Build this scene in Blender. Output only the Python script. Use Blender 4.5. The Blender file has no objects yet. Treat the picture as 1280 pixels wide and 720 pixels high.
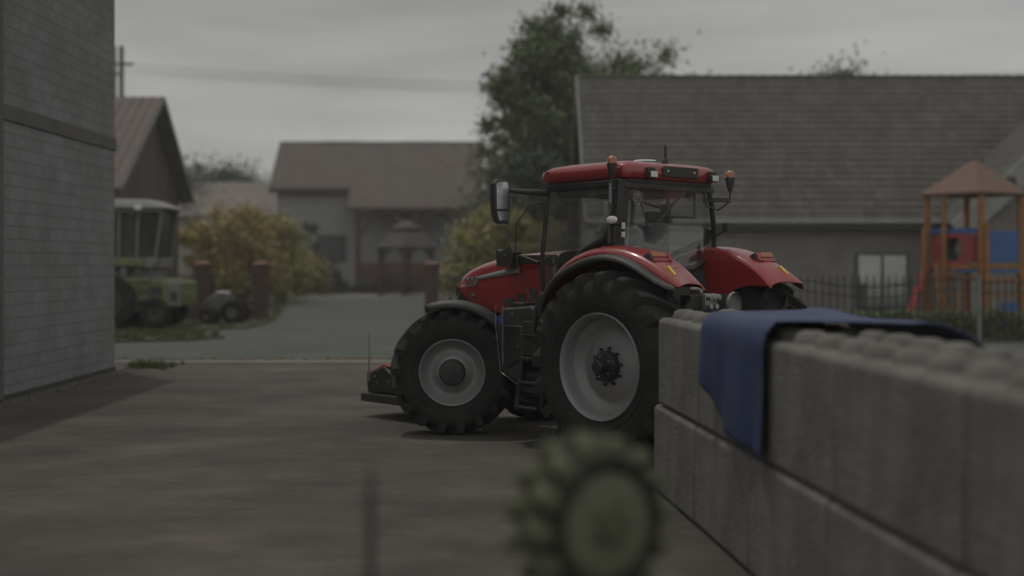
import bpy, bmesh, math, random
from mathutils import Vector, Matrix, Euler
R = math.radians
PI = math.pi
random.seed(7)
sc = bpy.context.scene
COL = sc.collection

# ------------------------------------------------------------------ materials
MATS = {}
def mat(name, col, rough=.7, metal=0., var=.25, scale=3., bump=0., bscale=None, coat=0., spec=.5, grain=0, streak=0, dirt=None, dscale=.8, damount=.5, island=None):
    """principled surface with blotchy variation, optional dirt colour and bump"""
    if name in MATS: return MATS[name]
    m = bpy.data.materials.new(name); m.use_nodes = True
    nt = m.node_tree; N = nt.nodes; L = nt.links
    b = N['Principled BSDF']
    b.inputs['Roughness'].default_value = rough
    b.inputs['Metallic'].default_value = metal
    b.inputs['Coat Weight'].default_value = coat
    b.inputs['Coat Roughness'].default_value = .12
    b.inputs['Specular IOR Level'].default_value = spec
    tc = N.new('ShaderNodeTexCoord')
    no = N.new('ShaderNodeTexNoise'); no.inputs['Scale'].default_value = scale; no.inputs['Detail'].default_value = 6; no.inputs['Roughness'].default_value = .62
    L.new(tc.outputs['Object'], no.inputs['Vector'])
    cr = N.new('ShaderNodeValToRGB')
    c = list(col)
    cr.color_ramp.elements[0].position = .3; cr.color_ramp.elements[1].position = .72
    cr.color_ramp.elements[0].color = [x*(1-var) for x in c]+[1]
    cr.color_ramp.elements[1].color = [min(1, x*(1+var)) for x in c]+[1]
    L.new(no.outputs['Fac'], cr.inputs['Fac'])
    out = cr.outputs['Color']
    if island:
        g = N.new('ShaderNodeNewGeometry'); r2 = N.new('ShaderNodeValToRGB')
        els = r2.color_ramp.elements
        while len(els) < len(island): els.new(.5)
        for i, ic in enumerate(island):
            els[i].position = i/(len(island)-1); els[i].color = list(ic)+[1]
        L.new(g.outputs['Random Per Island'], r2.inputs['Fac'])
        mx = N.new('ShaderNodeMix'); mx.data_type = 'RGBA'; mx.inputs[0].default_value = .75
        L.new(out, mx.inputs[6]); L.new(r2.outputs['Color'], mx.inputs[7]); out = mx.outputs[2]
    if dirt:
        n2 = N.new('ShaderNodeTexNoise'); n2.inputs['Scale'].default_value = dscale; n2.inputs['Detail'].default_value = 8; n2.inputs['Roughness'].default_value = .7
        L.new(tc.outputs['Object'], n2.inputs['Vector'])
        c2 = N.new('ShaderNodeValToRGB'); c2.color_ramp.elements[0].position = .45; c2.color_ramp.elements[1].position = .68
        c2.color_ramp.elements[1].color = (damount,)*3+(1,)
        c2.color_ramp.elements[0].color = (0, 0, 0, 1)
        L.new(n2.outputs['Fac'], c2.inputs['Fac'])
        mx = N.new('ShaderNodeMix'); mx.data_type = 'RGBA'
        L.new(c2.outputs['Color'], mx.inputs[0]); L.new(out, mx.inputs[6]); mx.inputs[7].default_value = list(dirt)+[1]
        out = mx.outputs[2]
    if grain:
        for (sc_, sx_, sy_, lo, hi, p0, p1) in ((.8, .6, 1.3, 1-grain, 1.12, .36, .62), (5., .5, 2.2, 1-grain*.6, 1.08, .35, .65), (.22, 1, 1, 1-grain*.8, 1.1, .42, .58)):
            mp_ = N.new('ShaderNodeMapping'); mp_.inputs['Scale'].default_value = (sx_, sy_, 1); L.new(tc.outputs['Object'], mp_.inputs[0])
            n4 = N.new('ShaderNodeTexNoise'); n4.inputs['Scale'].default_value = sc_; n4.inputs['Detail'].default_value = 9; n4.inputs['Roughness'].default_value = .68; n4.inputs['Distortion'].default_value = .5; L.new(mp_.outputs[0], n4.inputs['Vector'])
            c4 = N.new('ShaderNodeValToRGB'); c4.color_ramp.elements[0].position = p0; c4.color_ramp.elements[1].position = p1
            c4.color_ramp.elements[0].color = (lo, lo, lo, 1); c4.color_ramp.elements[1].color = (hi, hi, hi, 1)
            L.new(n4.outputs['Fac'], c4.inputs['Fac'])
            mx = N.new('ShaderNodeMix'); mx.data_type = 'RGBA'; mx.blend_type = 'MULTIPLY'; mx.inputs[0].default_value = 1
            L.new(out, mx.inputs[6]); L.new(c4.outputs['Color'], mx.inputs[7]); out = mx.outputs[2]
    if streak:
        mp_ = N.new('ShaderNodeMapping'); mp_.inputs['Scale'].default_value = (1.6, 1.6, .3); L.new(tc.outputs['Object'], mp_.inputs[0])
        n4 = N.new('ShaderNodeTexNoise'); n4.inputs['Scale'].default_value = 2.2; n4.inputs['Detail'].default_value = 7; L.new(mp_.outputs[0], n4.inputs['Vector'])
        c4 = N.new('ShaderNodeValToRGB'); c4.color_ramp.elements[0].position = .42; c4.color_ramp.elements[1].position = .62
        c4.color_ramp.elements[0].color = (1-streak, 1-streak, 1-streak, 1); c4.color_ramp.elements[1].color = (1, 1, 1, 1)
        n5 = N.new('ShaderNodeTexVoronoi'); n5.inputs['Scale'].default_value = 34; L.new(tc.outputs['Object'], n5.inputs['Vector'])
        c5 = N.new('ShaderNodeValToRGB'); c5.color_ramp.elements[0].position = .08; c5.color_ramp.elements[1].position = .16
        c5.color_ramp.elements[0].color = (.45, .45, .45, 1)
        L.new(n5.outputs['Distance'], c5.inputs['Fac'])
        L.new(n4.outputs['Fac'], c4.inputs['Fac'])
        for cc in (c4, c5):
            mx = N.new('ShaderNodeMix'); mx.data_type = 'RGBA'; mx.blend_type = 'MULTIPLY'; mx.inputs[0].default_value = 1
            L.new(out, mx.inputs[6]); L.new(cc.outputs['Color'], mx.inputs[7]); out = mx.outputs[2]
    L.new(out, b.inputs['Base Color'])
    if bump:
        nb = N.new('ShaderNodeTexNoise'); nb.inputs['Scale'].default_value = bscale or scale*6; nb.inputs['Detail'].default_value = 5
        L.new(tc.outputs['Object'], nb.inputs['Vector'])
        bp = N.new('ShaderNodeBump'); bp.inputs['Strength'].default_value = bump; bp.inputs['Distance'].default_value = .02
        L.new(nb.outputs['Fac'], bp.inputs['Height']); L.new(bp.outputs['Normal'], b.inputs['Normal'])
    MATS[name] = m
    return m

def brick_mat(name, c1, c2, mortar, bw, bh, ms=.012, axes='yz', rough=.9, bump=.4, offset=.5, stain=None):
    m = bpy.data.materials.new(name); m.use_nodes = True
    nt = m.node_tree; N = nt.nodes; L = nt.links; b = N['Principled BSDF']; b.inputs['Roughness'].default_value = rough
    tc = N.new('ShaderNodeTexCoord'); sp = N.new('ShaderNodeSeparateXYZ'); cb = N.new('ShaderNodeCombineXYZ')
    L.new(tc.outputs['Object'], sp.inputs[0])
    L.new(sp.outputs['XYZ'.index(axes[0].upper())], cb.inputs[0]); L.new(sp.outputs['XYZ'.index(axes[1].upper())], cb.inputs[1])
    bt = N.new('ShaderNodeTexBrick'); L.new(cb.outputs[0], bt.inputs['Vector'])
    bt.inputs['Scale'].default_value = 1; bt.inputs['Brick Width'].default_value = bw; bt.inputs['Row Height'].default_value = bh
    bt.inputs['Mortar Size'].default_value = ms; bt.inputs['Mortar Smooth'].default_value = .3; bt.offset = offset
    bt.inputs['Color1'].default_value = list(c1)+[1]; bt.inputs['Color2'].default_value = list(c2)+[1]; bt.inputs['Mortar'].default_value = list(mortar)+[1]
    no = N.new('ShaderNodeTexNoise'); no.inputs['Scale'].default_value = .9; no.inputs['Detail'].default_value = 9; no.inputs['Roughness'].default_value = .7
    L.new(tc.outputs['Object'], no.inputs['Vector'])
    cr = N.new('ShaderNodeValToRGB'); cr.color_ramp.elements[0].position = .3; cr.color_ramp.elements[1].position = .7
    s = stain or (.72, .70, .66)
    cr.color_ramp.elements[0].color = list(s)+[1]; cr.color_ramp.elements[1].color = (1.1, 1.1, 1.1, 1)
    L.new(no.outputs['Fac'], cr.inputs['Fac'])
    mx = N.new('ShaderNodeMix'); mx.data_type = 'RGBA'; mx.blend_type = 'MULTIPLY'; mx.inputs[0].default_value = 1
    L.new(bt.outputs['Color'], mx.inputs[6]); L.new(cr.outputs['Color'], mx.inputs[7]); L.new(mx.outputs[2], b.inputs['Base Color'])
    n3 = N.new('ShaderNodeTexNoise'); n3.inputs['Scale'].default_value = 18; n3.inputs['Detail'].default_value = 5; L.new(tc.outputs['Object'], n3.inputs['Vector'])
    ma = N.new('ShaderNodeMath'); ma.operation = 'MULTIPLY_ADD'; ma.inputs[1].default_value = .3
    inv = N.new('ShaderNodeMath'); inv.operation = 'SUBTRACT'; inv.inputs[0].default_value = 1; L.new(bt.outputs['Fac'], inv.inputs[1])
    L.new(n3.outputs['Fac'], ma.inputs[0]); L.new(inv.outputs[0], ma.inputs[2])
    bp = N.new('ShaderNodeBump'); bp.inputs['Strength'].default_value = bump; bp.inputs['Distance'].default_value = .012
    L.new(ma.outputs[0], bp.inputs['Height']); L.new(bp.outputs['Normal'], b.inputs['Normal'])
    MATS[name] = m
    return m

def glass_mat(name, tint=(.6, .62, .6), alpha=.22, rough=.03):
    m = bpy.data.materials.new(name); m.use_nodes = True
    nt = m.node_tree; N = nt.nodes; L = nt.links
    for n in list(N): N.remove(n)
    o = N.new('ShaderNodeOutputMaterial'); t = N.new('ShaderNodeBsdfTransparent'); g = N.new('ShaderNodeBsdfGlossy')
    d = N.new('ShaderNodeBsdfDiffuse'); d.inputs[0].default_value = (.25, .25, .24, 1)
    t.inputs[0].default_value = list(tint)+[1]; g.inputs['Roughness'].default_value = rough
    f = N.new('ShaderNodeLayerWeight'); f.inputs[0].default_value = .25
    n = N.new('ShaderNodeTexNoise'); n.inputs['Scale'].default_value = 2.5; n.inputs['Detail'].default_value = 6
    tc = N.new('ShaderNodeTexCoord'); L.new(tc.outputs['Object'], n.inputs['Vector'])
    mr = N.new('ShaderNodeMapRange'); mr.inputs[1].default_value = .35; mr.inputs[2].default_value = .8; mr.inputs[3].default_value = alpha*.35; mr.inputs[4].default_value = alpha
    L.new(n.outputs['Fac'], mr.inputs[0])
    m1 = N.new('ShaderNodeMixShader'); m2 = N.new('ShaderNodeMixShader')
    L.new(mr.outputs[0], m1.inputs[0]); L.new(t.outputs[0], m1.inputs[1]); L.new(d.outputs[0], m1.inputs[2])
    mu = N.new('ShaderNodeMath'); mu.operation = 'MULTIPLY'; mu.inputs[1].default_value = .2
    L.new(f.outputs['Fresnel'], mu.inputs[0]); L.new(mu.outputs[0], m2.inputs[0])
    L.new(m1.outputs[0], m2.inputs[1]); L.new(g.outputs[0], m2.inputs[2]); L.new(m2.outputs[0], o.inputs[0])
    MATS[name] = m
    return m

DUST = (.13, .12, .10)
red = mat('red_paint', (.235, .014, .013), .34, 0, .1, 2, coat=.7, dirt=(.16, .05, .035), dscale=2.2, damount=.35)
redm = mat('red_matt', (.25, .02, .016), .5, 0, .2, 3)
blk = mat('black_plastic', (.028, .028, .027), .55, 0, .3, 6, bump=.15, dirt=DUST, dscale=2, damount=.22)
blk2 = mat('black_metal', (.022, .022, .022), .42, .2, .3, 5, dirt=DUST, dscale=2.4, damount=.3)
rub = mat('rubber', (.026, .0255, .024), .95, 0, .25, 5, bump=.3, bscale=60, spec=.2, dirt=(.05, .047, .042), dscale=2.2, damount=.5)
rimm = mat('silver_rim', (.205, .205, .207), .5, .15, .12, 3, dirt=(.17, .155, .13), dscale=3, damount=.5)
steel = mat('worn_steel', (.3, .3, .29), .45, .6, .3, 8)
chrome = mat('bright_steel', (.6, .6, .6), .2, .9, .1, 8)
grey = mat('grey_plastic', (.16, .16, .155), .6, 0, .2, 4)
trim = mat('grey_trim', (.20, .20, .195), .5, 0, .15, 4)
white = mat('white_plastic', (.62, .62, .60), .4, 0, .08, 4)
amber = mat('amber_lens', (.30, .085, .02), .15, 0, .2, 10, coat=.6)
redlens = mat('red_lens', (.28, .02, .014), .15, 0, .2, 10, coat=.4)
yel = mat('yellow_reflector', (.7, .5, .06), .3, 0, .1, 10)
blue_m = mat('blue_cap', (.03, .06, .4), .4)
mirr = mat('mirror_glass', (.55, .56, .57), .12, .85, .05, 3)
seatm = mat('seat_fabric', (.05, .05, .052), .9, 0, .3, 20, bump=.3)
glass = glass_mat('cab_glass', (.93, .94, .93), .07)
green_gl = mat('green_dome', (.03, .06, .045), .3)

conc = mat('cast_concrete', (.155, .148, .132), .92, 0, .25, 2.2, bump=.7, bscale=26, streak=.14, dirt=(.07, .068, .055), dscale=1.6, damount=.7)
cloth = mat('blue_tarpaulin', (.022, .037, .10), .7, 0, .22, 3, bump=.35, bscale=60, dirt=(.05, .06, .09), dscale=2, damount=.5)
blockw = brick_mat('block_wall', (.215, .217, .222), (.188, .19, .195), (.12, .12, .118), .41, .205, .008, 'yz', bump=.5)
band = mat('concrete_band', (.105, .102, .095), .9, 0, .2, 2, bump=.4)
plinth = mat('plinth_render', (.045, .044, .042), .9, 0, .25, 3, bump=.4)

# ------------------------------------------------------------------ mesh tools
class MB:
    def __init__(s): s.bm = bmesh.new()
    def face(s, vs, mi=0):
        try:
            f = s.bm.faces.new(vs); f.material_index = mi; return f
        except ValueError: return None
    def poly(s, pts, mi=0):
        return s.face([s.bm.verts.new(p) for p in pts], mi)
    def box(s, x0, x1, y0, y1, z0, z1, mi=0, M=None):
        c = [(x, y, z) for z in (z0, z1) for y in (y0, y1) for x in (x0, x1)]
        vs = [s.bm.verts.new((M @ Vector(p)) if M else p) for p in c]
        for q in ((0, 2, 3, 1), (4, 5, 7, 6), (0, 1, 5, 4), (2, 6, 7, 3), (0, 4, 6, 2), (1, 3, 7, 5)):
            s.face([vs[i] for i in q], mi)
        return s
    def obox(s, p, q, w, h, mi=0, up=(0, 0, 1)):
        """bar from p to q, w wide, h high"""
        p, q = Vector(p), Vector(q); d = (q-p); l = d.length; d.normalize()
        u = Vector(up)
        if abs(d.dot(u)) > .98: u = Vector((1, 0, 0))
        r = d.cross(u).normalized(); u = r.cross(d)
        M = Matrix((r, d, u)).transposed().to_4x4(); M.translation = p
        return s.box(-w/2, w/2, 0, l, -h/2, h/2, mi, M)
    def loft(s, loops, close=True, caps=True, mi=0):
        rows = [[s.bm.verts.new(p) for p in lp] for lp in loops]
        n = len(rows[0])
        for a, b in zip(rows, rows[1:]):
            for i in range(n if close else n-1):
                j = (i+1) % n
                s.face([a[i], a[j], b[j], b[i]], mi)
        if caps and close:
            s.face(list(reversed(rows[0])), mi); s.face(rows[-1], mi)
        return s
    def tube(s, pts, r, n=8, mi=0, caps=True):
        pts = [Vector(p) for p in pts]
        rs = r if isinstance(r, (list, tuple)) else [r]*len(pts)
        loops = []; pu = None
        for i, p in enumerate(pts):
            d = (pts[min(i+1, len(pts)-1)]-pts[max(i-1, 0)]).normalized()
            if pu is None:
                u = Vector((0, 0, 1)) if abs(d.z) < .9 else Vector((1, 0, 0))
                pu = (u-d*u.dot(d)).normalized()
            else: pu = (pu-d*pu.dot(d)).normalized()
            v = d.cross(pu)
            loops.append([p+(pu*math.cos(2*PI*k/n)+v*math.sin(2*PI*k/n))*rs[i] for k in range(n)])
        return s.loft(loops, True, caps, mi)
    def lathe(s, prof, axis='y', n=40, c=(0, 0, 0), mi=0, closed=False):
        """prof: (a, r) pairs, a along the axis"""
        c = Vector(c); rows = []
        for a, r in prof:
            row = []
            for k in range(n):
                t = 2*PI*k/n
                if axis == 'y': p = (r*math.cos(t), a, r*math.sin(t))
                elif axis == 'z': p = (r*math.cos(t), r*math.sin(t), a)
                else: p = (a, r*math.cos(t), r*math.sin(t))
                row.append(s.bm.verts.new(c+Vector(p)))
            rows.append(row)
        if closed: rows.append(rows[0])
        for a, b in zip(rows, rows[1:]):
            for k in range(n):
                s.face([a[k], a[(k+1) % n], b[(k+1) % n], b[k]], mi)
        return s
    def disc(s, c, r, axis='y', n=20, mi=0):
        return s.lathe([(0, r), (0, .0005)], axis, n, c, mi)
    def cyl(s, p, q, r, n=14, mi=0): return s.tube([p, q], r, n, mi)
    def prism(s, pts2, y0, y1, plane='xz', mi=0):
        def P(a, b, t): return {'xz': (a, t, b), 'xy': (a, b, t), 'yz': (t, a, b)}[plane]
        return s.loft([[P(a, b, y0) for a, b in pts2], [P(a, b, y1) for a, b in pts2]], True, True, mi)
    def sheet(s, grid, mi=0, th=0):
        rows = [[s.bm.verts.new(p) for p in r] for r in grid]
        for a, b in zip(rows, rows[1:]):
            for i in range(len(a)-1): s.face([a[i], a[i+1], b[i+1], b[i]], mi)
        return s
    def build(s, name, mats, parent=None, smooth=35, bevel=0, seg=2, solid=0, sub=0, fix=True):
        if fix: bmesh.ops.recalc_face_normals(s.bm, faces=s.bm.faces)
        me = bpy.data.meshes.new(name); s.bm.to_mesh(me); s.bm.free()
        if not isinstance(mats, (list, tuple)): mats = [mats]
        for m in mats: me.materials.append(m)
        if smooth:
            me.shade_smooth()
            me.set_sharp_from_angle(angle=R(smooth))
        o = bpy.data.objects.new(name, me); COL.objects.link(o)
        if parent: o.parent = parent
        if solid:
            md = o.modifiers.new('Solidify', 'SOLIDIFY'); md.thickness = solid; md.offset = 0
        if sub:
            md = o.modifiers.new('Subsurf', 'SUBSURF'); md.levels = md.render_levels = sub
        if bevel:
            md = o.modifiers.new('Bevel', 'BEVEL'); md.width = bevel; md.segments = seg; md.limit_method = 'ANGLE'; md.angle_limit = R(40); md.harden_normals = False
        return o
def tag(o, label=None, cat=None, group=None, kind=None):
    if label: o['label'] = label
    if cat: o['category'] = cat
    if group: o['group'] = group
    if kind: o['kind'] = kind
    return o
def empty(name, loc=(0, 0, 0), rz=0, parent=None):
    o = bpy.data.objects.new(name, None); COL.objects.link(o); o.location = loc; o.rotation_euler = (0, 0, rz); o.empty_display_size = .3
    if parent: o.parent = parent
    return o
def copy_tree(o, parent=None):
    c = o.copy(); COL.objects.link(c); c.parent = parent
    for ch in list(o.children): copy_tree(ch, c)
    return c

# ------------------------------------------------------------------ camera and light
HC = 2.1; F = 1600.
def W(px, py, Z): return Vector(((px-640)/F*Z, Z, HC+(328-py)/F*Z))
cam = bpy.data.cameras.new('camera'); co = bpy.data.objects.new('camera', cam); COL.objects.link(co); sc.camera = co
co.location = (0, 0, HC); co.rotation_euler = (R(90), 0, 0)
cam.sensor_width = 36; cam.lens = 36*F/1280; cam.shift_y = -32/1280; cam.clip_end = 2000; cam.clip_start = .1
cam.dof.use_dof = True; cam.dof.focus_distance = 14.2; cam.dof.aperture_fstop = .55; cam.dof.aperture_blades = 0

sunv = Vector((-1.55, 2.1, 7.2)).normalized()
sl = bpy.data.lights.new('sun', 'SUN'); so = bpy.data.objects.new('sun', sl); COL.objects.link(so)
sl.energy = 1.8; sl.angle = R(1.2); sl.color = (1, .95, .88)
so.rotation_euler = sunv.to_track_quat('Z', 'Y').to_euler(); so.location = (-8, 12, 30)
w = bpy.data.worlds.new('World'); sc.world = w; w.use_nodes = True
N = w.node_tree.nodes; L = w.node_tree.links; bg = N['Background']
sky = N.new('ShaderNodeTexSky'); sky.sky_type = 'NISHITA'; sky.sun_disc = False
sky.sun_elevation = math.asin(sunv.z); sky.sun_rotation = math.atan2(sunv.x, sunv.y); sky.dust_density = 4; sky.air_density = 1
hs = N.new('ShaderNodeHueSaturation'); hs.inputs['Saturation'].default_value = .1
L.new(sky.outputs[0], hs.inputs['Color'])
tc = N.new('ShaderNodeTexCoord'); mp = N.new('ShaderNodeMapping'); mp.inputs['Scale'].default_value = (1.1, 1.1, 8)
L.new(tc.outputs['Generated'], mp.inputs[0])
cn = N.new('ShaderNodeTexNoise'); cn.inputs['Scale'].default_value = 2.2; cn.inputs['Detail'].default_value = 6; cn.inputs['Roughness'].default_value = .5; L.new(mp.outputs[0], cn.inputs[0])
cr = N.new('ShaderNodeValToRGB'); cr.color_ramp.elements[0].position = .3; cr.color_ramp.elements[1].position = .7
cr.color_ramp.elements[0].color = (5.9, 5.85, 5.7, 1); cr.color_ramp.elements[1].color = (10.6, 10.55, 10.35, 1)
L.new(cn.outputs['Fac'], cr.inputs[0])
mx = N.new('ShaderNodeMix'); mx.data_type = 'RGBA'; mx.inputs[0].default_value = .8
L.new(hs.outputs[0], mx.inputs[6]); L.new(cr.outputs[0], mx.inputs[7])
sx = N.new('ShaderNodeSeparateXYZ'); L.new(tc.outputs['Generated'], sx.inputs[0])
mr = N.new('ShaderNodeMapRange'); mr.inputs[1].default_value = -.9; mr.inputs[2].default_value = .6; mr.inputs[3].default_value = 1.75; mr.inputs[4].default_value = 1.0
L.new(sx.outputs[1], mr.inputs[0])
vm = N.new('ShaderNodeVectorMath'); vm.operation = 'SCALE'; L.new(mx.outputs[2], vm.inputs[0]); L.new(mr.outputs[0], vm.inputs['Scale'])
L.new(vm.outputs[0], bg.inputs[0]); bg.inputs[1].default_value = .1
sc.view_settings.view_transform = 'Standard'; sc.view_settings.look = 'None'; sc.view_settings.exposure = -1.03; sc.view_settings.gamma = 1

# ------------------------------------------------------------------ ground
g = MB()
xs = [-300, -80, -30, -10, 0, 10, 30, 80, 300]; ys = [-60, -10, 10, 26, 60, 90, 140, 250, 420]
g.sheet([[(x, y, -.02) for x in xs] for y in ys])
tag(g.build('ground', mat('meadow_soil', (.06, .068, .035), .95, 0, .35, .5, bump=.6, bscale=8)), kind='structure')

ym = mat('yard_concrete', (.079, .069, .056), .95, 0, .2, .9, bump=.6, bscale=9, grain=.22, dirt=(.044, .041, .037), dscale=.42, damount=.85)
hz = bpy.data.materials.new('haze_air'); hz.use_nodes = True
for n_ in list(hz.node_tree.nodes): hz.node_tree.nodes.remove(n_)
_o = hz.node_tree.nodes.new('ShaderNodeOutputMaterial'); _v = hz.node_tree.nodes.new('ShaderNodeVolumePrincipled')
_v.inputs['Color'].default_value = (.9, .9, .9, 1); _v.inputs['Density'].default_value = .0009
hz.node_tree.links.new(_v.outputs[0], _o.inputs['Volume'])
b = MB(); b.box(-310, 310, -70, 430, -1.2, 19); tag(b.build('haze', hz, smooth=0), kind='stuff')
def slabs(name, pts, z, m):
    b = MB(); b.poly([(x, y, z) for x, y in pts]); return tag(b.build(name, m, smooth=0), kind='structure')
slabs('yard', [(-40, -10), (45, -10), (45, 26.9), (-40, 26.9)], -.008, ym)
asph = mat('road_asphalt', (.062, .067, .057), .93, 0, .14, .35, bump=.4, bscale=30, grain=.12, dirt=(.066, .068, .061), dscale=.5, damount=.5)
slabs('road', [(-60, 27.2), (60, 27.2), (60, 76), (-60, 76)], -.004, asph)
slabs('path', [(-60, 76), (60, 76), (60, 87), (-60, 87)], .0, mat('sandy_path', (.14, .125, .105), .95, 0, .15, .6, bump=.4))
b = MB()
for i in range(100):
    x = -40+i*.85
    b.box(x, x+.84, 26.9, 27.2, -.05, .016+random.uniform(-.002, .002))
tag(b.build('kerb', mat('kerb_stone', (.27, .255, .23), .9, 0, .2, 2, bump=.4), smooth=0), kind='structure')

def verge(name, pts, z=.06):
    b = MB(); b.prism(pts, -.01, z, 'xy')
    return tag(b.build(name, mat('verge_soil', (.055, .062, .030), .95, 0, .4, 1.2, bump=.8, bscale=6), smooth=0), kind='structure')
VER = [(-30, 39.5), (-9.6, 39.3), (-8.45, 40.6), (-8.35, 43), (-8.75, 47.5), (-9.6, 53), (-10.6, 60), (-12.5, 70), (-30, 72)]
ISL = [(-30, 33.2), (-11, 33.3), (-8.6, 34.2), (-8.0, 35.6), (-8.6, 36.8), (-11, 37.5), (-30, 37.8)]
verge('verge', VER); verge('verge', ISL)
verge('verge', [(-60, 87), (60, 87), (60, 150), (-60, 150)], .05)
verge('lawn', [(7.0, 33.6), (60, 33.6), (60, 46), (7, 46)], .03)
def inside(x, y, P):
    c = False; j = len(P)-1
    for i in range(len(P)):
        if (P[i][1] > y) != (P[j][1] > y) and x < (P[j][0]-P[i][0])*(y-P[i][1])/(P[j][1]-P[i][1])+P[i][0]: c = not c
        j = i
    return c
gm = mat('grass_blade', (.07, .085, .03), .8, 0, .2, 3, island=[(.05, .07, .02), (.085, .10, .035), (.12, .12, .05)])
def grass(name, spots, label=None):
    b = MB()
    for (x, y, z, h, n) in spots:
        for k in range(n):
            a = random.uniform(0, 2*PI); r = random.uniform(0, h*.7); ww = h*random.uniform(.05, .1)
            px, py = x+r*math.cos(a), y+r*math.sin(a); t = random.uniform(0, PI); hh = h*random.uniform(.5, 1.15)
            lx, ly = random.uniform(-.4, .4)*hh, random.uniform(-.4, .4)*hh
            dx, dy = ww*math.cos(t), ww*math.sin(t)
            b.poly([(px-dx, py-dy, z), (px+dx, py+dy, z), (px+lx, py+ly, z+hh)])
    o = b.build(name, gm, smooth=0, fix=False); tag(o, label, 'grass', kind='stuff'); return o
def spots_in(P, n, z, h, k, xr, yr):
    out = []
    while len(out) < n:
        x, y = random.uniform(*xr), random.uniform(*yr)
        if inside(x, y, P): out.append((x, y, z, h*random.uniform(.6, 1.3), k))
    return out
grass('grass', spots_in(VER, 900, .06, .14, 14, (-16, -8.2), (39.3, 66)), 'rough grass growing on the verge in front of the brick pillars')
grass('grass', spots_in(ISL, 420, .06, .14, 14, (-14, -8), (33.2, 37.8)), 'rough grass on the small island between yard and verge')
grass('grass', [(-7.7+min(.9, abs(random.gauss(0, .4))), 25.2+random.uniform(-.1, 1.3), -.008, .15, 14) for i in range(45)], 'grass tuft growing round the far corner of the grey block building')
grass('grass', [(random.uniform(-24, 4), random.uniform(87, 88.6), .05, random.uniform(.25, .6), 16) for i in range(420)], 'strip of weeds between the path and the far house')

# ------------------------------------------------------------------ left block building
WX = -7.76
bl = empty('block_building', (WX-4, 20, 0))
b = MB(); b.box(-4, 4, -13, 5, .0, 4.28); b.build('lower_wall', blockw, bl, bevel=.01)
b = MB(); b.box(-4, 4.0, -13, 5, 4.53, 7.5); b.build('upper_wall', blockw, bl)
b = MB(); b.box(-4.02, 4.03, -13.02, 5.03, 4.28, 4.53); b.build('concrete_band', band, bl, bevel=.01)
b = MB(); b.box(-4.0, 4.02, -13.0, 5.02, -.02, .07); b.build('plinth', plinth, bl, bevel=.01)
b = MB(); b.box(3.9, 4.05, -1.0, -.58, .02, 7.49); b.build('corner_pier', band, bl, bevel=.01)
b = MB(); b.box(-4.2, 4.15, -13.2, 5.15, 7.5, 7.66); b.build('roof_edge', blk2, bl, bevel=.02)
tag(bl, 'tall grey concrete block building with a darker ring beam at the left of the yard', 'building')

# ------------------------------------------------------------------ tractor
TH = R(47); TC = (1.87, 14.34)
tr = empty('tractor', (TC[0], TC[1], 0), R(180)-TH)
tag(tr, 'large red farm tractor with black tyres standing in the yard with its front wheels turned', 'tractor')

def tyre(R0, Wd, rb, nl, mt, name='tyre', parent=None, lugw=.055, lugh=.05, blk_=None):
    b = MB(); Rc = R0-lugh; h = Wd/2
    prof = [(-h*.72, rb), (-h*.86, rb+.02), (-h*.97, rb+(Rc-rb)*.25), (-h*1.04, rb+(Rc-rb)*.5), (-h*1.0, rb+(Rc-rb)*.76), (-h*.86, Rc-.04), (-h*.6, Rc-.008), (-h*.25, Rc)]
    prof = prof+[(-a, r) for a, r in reversed(prof)]
    prof = prof+[(h*.6, rb-.02), (-h*.6, rb-.02)]
    b.lathe(prof, 'y', 72, closed=True)
    # moulded rings on the side wall
    for sgn in (-1, 1):
        b.lathe([(sgn*h*.985, rb+(Rc-rb)*.28), (sgn*h*1.02, rb+(Rc-rb)*.30), (sgn*h*1.0, rb+(Rc-rb)*.32)], 'y', 72)
    step = 2*PI/nl
    for i in range(nl):
        for sgn in (-1, 1):
            base = i*step+(step/2 if sgn > 0 else 0)
            st = []
            M_ = 7
            for k in range(M_+1):
                t = k/M_
                y = sgn*(-.03+t*(h*1.0+.03)) if t < .86 else sgn*(h*(.86+ (t-.86)*1.1))
                ang = base - (t**.8)*(step*.95) * 1.0
                top = R0-.018*t*t
                if t > .99: top = R0-.045
                bot = Rc-.06 - (.10 if t > .8 else 0)
                wd = lugw*(.75+.75*t)
                da = wd/R0/1.0
                st.append([(top*math.cos(ang-da*.42), y, top*math.sin(ang-da*.42)), (top*math.cos(ang+da*.42), y, top*math.sin(ang+da*.42)),
                           (bot*math.cos(ang+da*.75), y*(.98), bot*math.sin(ang+da*.75)), (bot*math.cos(ang-da*.75), y*.98, bot*math.sin(ang-da*.75))])
            # shoulder drop down the side wall
            ang = base-step*.98
            for (yy, tp, bt_) in ((h*1.05, Rc-.03*R0, Rc-.14*R0), (h*1.05, Rc-.125*R0, Rc-.13*R0)):
                da = lugw*1.5/R0
                st.append([(tp*math.cos(ang-da*.5), sgn*yy, tp*math.sin(ang-da*.5)), (tp*math.cos(ang+da*.5), sgn*yy, tp*math.sin(ang+da*.5)),
                           (bt_*math.cos(ang+da*.6), sgn*h*.93, bt_*math.sin(ang+da*.6)), (bt_*math.cos(ang-da*.6), sgn*h*.93, bt_*math.sin(ang-da*.6))])
            b.loft(st, True, True, 0)
    return b.build(name, mt, parent, smooth=40)

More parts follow.
